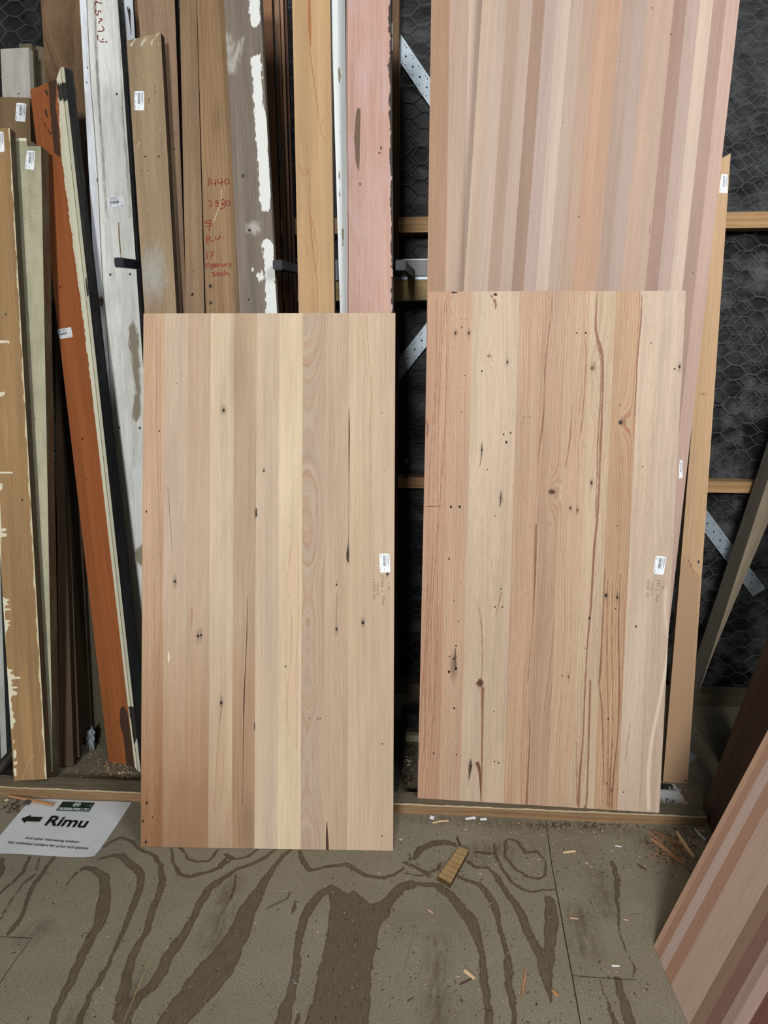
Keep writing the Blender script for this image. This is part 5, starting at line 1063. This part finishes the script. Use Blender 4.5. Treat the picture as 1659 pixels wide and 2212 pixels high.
chip('wood_splinter', [(1133, 2090), (1134, 2110), (1130, 2135), (1126, 2152)], [.5, 3, 3, .6], WC[1], 'rusty brown pointed splinter standing along the floor grain', h=.003)
chip('wood_splinter', [(993, 2127), (1018, 2115)], [1, 1.4], WC[2], 'thin dark sliver touching the pale flat splinter', h=.002)
chip('wood_splinter', [(1216, 1842), (1230, 1840), (1243, 1839)], [2, 2.6, 2.4], WC[0], 'pale splinter right of the floor joint below the plank', h=.003)
chip('wood_splinter', [(1321, 2086), (1338, 2087)], [2, 1.6], WC[3], 'white splinter close to the bold striped panel foot', h=.002)
chip('wood_splinter', [(1231, 1983), (1249, 1985)], [1.5, 1.6], WC[4], 'small pinkish splinter right of the floor joint', h=.002)
chip('wood_splinter', [(1329, 1827), (1342, 1829)], [1.6, 1.6], WC[3], 'tiny pale splinter below the right end of the plank', h=.002)
chip('wood_splinter', [(1347, 1986), (1357, 1988)], [1.4, 1.4], WC[4], 'tiny pale splinter at the edge of the shadow', h=.002)
chip('wood_splinter', [(925, 1965), (935, 1973)], [2, 2], WC[4], 'faint pinkish chip inside the arched floor grain', h=.002)
chip('wood_splinter', [(1407, 1812), (1440, 1837), (1465, 1860), (1482, 1871)], [3, 4, 2.4, 1], WC[1], 'long orange splinter in the debris by the plank end', h=.005)
chip('wood_splinter', [(1462, 1797), (1475, 1820), (1488, 1838), (1500, 1852)], [3, 6, 4.5, 2], WC[0], 'yellow wedge-shaped stick in the debris by the plank end', h=.006)
chip('wood_splinter', [(1412, 1795), (1440, 1810), (1471, 1828)], [3, 9, 6], flat('chip_brown', (118, 88, 56), .8, .2), 'broad brown shard beside the yellow stick in the debris', h=.006)
chip('wood_splinter', [(1400, 1796), (1420, 1812), (1436, 1828)], [1, 1.6, .6], WC[1], 'hair-thin orange sliver left of the broad brown shard', h=.003)
chip('plastic_strip', [(1500, 1791), (1512, 1803), (1524, 1815)], [2, 3, 3], WC[3], 'white strip of plastic in the debris at the plank end', 'plastic strip', h=.003)
chip('wood_splinter', [(1507, 1794), (1522, 1796)], [3, 3.4], WC[4], 'pink chip beside the white plastic strip', h=.004)
chip('wood_splinter', [(1378, 1867), (1386, 1874), (1395, 1880)], [1, 2, 1], WC[2], 'dark reddish sliver at the edge of the shadow near the debris', h=.002)
chip('wood_splinter', [(934, 1778), (950, 1774), (969, 1773)], [1, 2, 1.4], WC[0], 'thin pale splinter just below the plank in the middle', h=.003)
chip('paint_chip', [(929, 1765), (938, 1767)], [5, 5], WC[3], 'white paint chip under the plank, leftmost of three', 'paint chip', h=.006)
chip('paint_chip', [(1005, 1769), (1027, 1766)], [2.4, 4], WC[3], 'long white paint chip under the plank, middle of three', 'paint chip', h=.004)
chip('paint_chip', [(1037, 1770), (1051, 1769)], [3, 4], WC[3], 'white paint chip under the plank, rightmost of three', 'paint chip', h=.004)
chip('wood_splinter', [(19, 1722), (60, 1729), (115, 1741)], [2, 4.5, 5], WC[1], 'long flat splinter lying across the corner of the Rimu sign', h=.005, z=.004)
chip('wood_splinter', [(87, 1723), (104, 1724)], [2, 2], WC[1], 'short thin splinter at the top edge of the Rimu sign', h=.003, z=.004)
chip('stone', [(54, 1733), (64, 1735)], [7, 6], flat('dark_stone', (66, 66, 60), .8, .2), 'small dark stone at the left corner of the Rimu sign', 'stone', h=.010)
chip('wood_splinter', [(9, 1730), (18, 1727)], [3, 3], WC[0], 'pale yellow chip left of the Rimu sign', h=.003)
chip('straw', [(340, 2048), (318, 2090), (295, 2142), (268, 2205)], [.6, .8, .8, .6], flat('dry_straw', (168, 158, 100), .6), 'long yellow straw lying on the floor at the lower left', 'straw', h=.0014)
chip('wood_splinter', [(873, 2098), (883, 2060), (897, 1996)], [.7, .9, .7], flat('grey_sliver', (128, 118, 92), .7), 'long thin grey sliver inside the arched floor grain', h=.0015)
chip('wood_splinter', [(574, 1964), (598, 1952), (620, 1942), (626, 1928)], [.8, 1.2, 1.4, 2], flat('brown_sliver', (88, 74, 54), .7), 'hooked brown sliver left of the large dark grain patch', h=.002)
chip('wood_splinter', [(605, 1926), (622, 1924)], [1.4, 1.4], flat('tan_sliver', (134, 122, 94), .7), 'tiny tan sliver above the hooked brown sliver', h=.002)
chip('wood_splinter', [(878, 1640), (886, 1646)], [2, 4], WC[3], 'white chip on the floor in the gap between the front panels', h=.003)
chip('wood_splinter', [(879, 1652), (884, 1652)], [2.4, 2.4], WC[3], 'smaller white chip in the gap, nearer than its twin', h=.003)
chip('twig', [(987, 1808), (990, 1817), (994, 1826)], [1, 1.4, 1.6], WC[2], 'dark twig above the worn wooden block', 'twig', h=.004)
chip('pebble', [(112, 1691), (118, 1691)], [5, 5], WC[2], 'dark pebble on the floor plank beside the tan board foot', 'pebble', h=.008, z=.029)
# chalk scuff
gb = GB(); rr = random.Random(9)
for k_ in range(40):
    t = rr.random(); x = 632+t*28+rr.uniform(-2, 2)*(1.5-t); y = 2116+t*32+rr.uniform(-2, 2); p = atz(x, y, .0008); r = rr.uniform(.0006, .0022)*(1.3-t); d = V(.7, -.7, 0)
    gb.add([p-d*r*1.5, p+V(r*.4, r*.4, 0), p+d*r*1.5, p-V(r*.4, r*.4, 0)], [(0, 1, 2, 3)])
o = gb.obj('chalk_scuff', flat('chalk_white', (160, 164, 156), .9)); tag(o, 'pale chalky scuff of crumbs on the floor left of the big dark grain patch', 'scuff', None, 'stuff')
# sawdust and crumbs
def crumbs(name, n, regions, mats, label, smin=.0006, smax=.0028, z0=.0006, seed=1):
    rr = random.Random(seed); gb = GB()
    for k_ in range(n):
        x0, y0, x1, y1 = rr.choice(regions); q = (lambda: rr.uniform(0, 1)) if (x1-x0) > 300 else (lambda: min(1.25, max(-.25, rr.gauss(.5, .24)))); x, y = x0+(x1-x0)*q(), y0+(y1-y0)*q(); p = atz(x, y, z0); s = rr.uniform(smin, smax)*(1 if rr.random() < .9 else 1.6); a = rr.uniform(0, 3.14); l = rr.uniform(1, 2.8)
        d, q = V(math.cos(a), math.sin(a), 0)*s*l, V(-math.sin(a), math.cos(a), 0)*s*.6; h = V(0, 0, s*rr.uniform(.2, .8))
        gb.add([p-d-q, p+d-q, p+d+q, p-d+q, p-d*.7+h, p+d*.7+h], [(0, 3, 2, 1), (0, 1, 5, 4), (2, 3, 4, 5), (1, 2, 5), (3, 0, 4)])
    o = gb.obj(name, mats); tag(o, label, 'sawdust', None, 'stuff'); return o
crumbs('sawdust', 420, [(150, 1610, 300, 1690), (200, 1640, 300, 1685), (235, 1665, 300, 1690), (870, 1600, 900, 1720)], WC[0], 'pale sawdust crumbs behind the plank at the foot of the boards', .0005, .0018, seed=2)
crumbs('sawdust', 420, [(1410, 1800, 1500, 1860), (1460, 1705, 1500, 1745), (1395, 1810, 1480, 1870), (1500, 1540, 1540, 1700)], WC[1], 'sawdust and shavings piled by the right end of the plank', .0005, .0020, seed=3)
crumbs('sawdust', 460, [(0, 1860, 1400, 2212), (860, 1770, 1400, 1900), (860, 1775, 1400, 1800)], WC[0], 'light crumbs scattered over the open floor', .0004, .0012, seed=4)
crumbs('grit', 900, [(0, 1860, 1400, 2212), (860, 1780, 1500, 1900), (700, 1840, 1400, 2212), (1390, 1800, 1510, 1880)], WC[2], 'dark grit and slivers scattered over the open floor', .0004, .0016, seed=5)
crumbs('grit', 500, [(1100, 1772, 1400, 1792), (1395, 1790, 1520, 1850), (870, 1600, 900, 1640), (865, 1672, 895, 1695), (0, 1725, 60, 1760)], WC[2], 'dark grit collected along the front of the plank', .0008, .0026, seed=6)
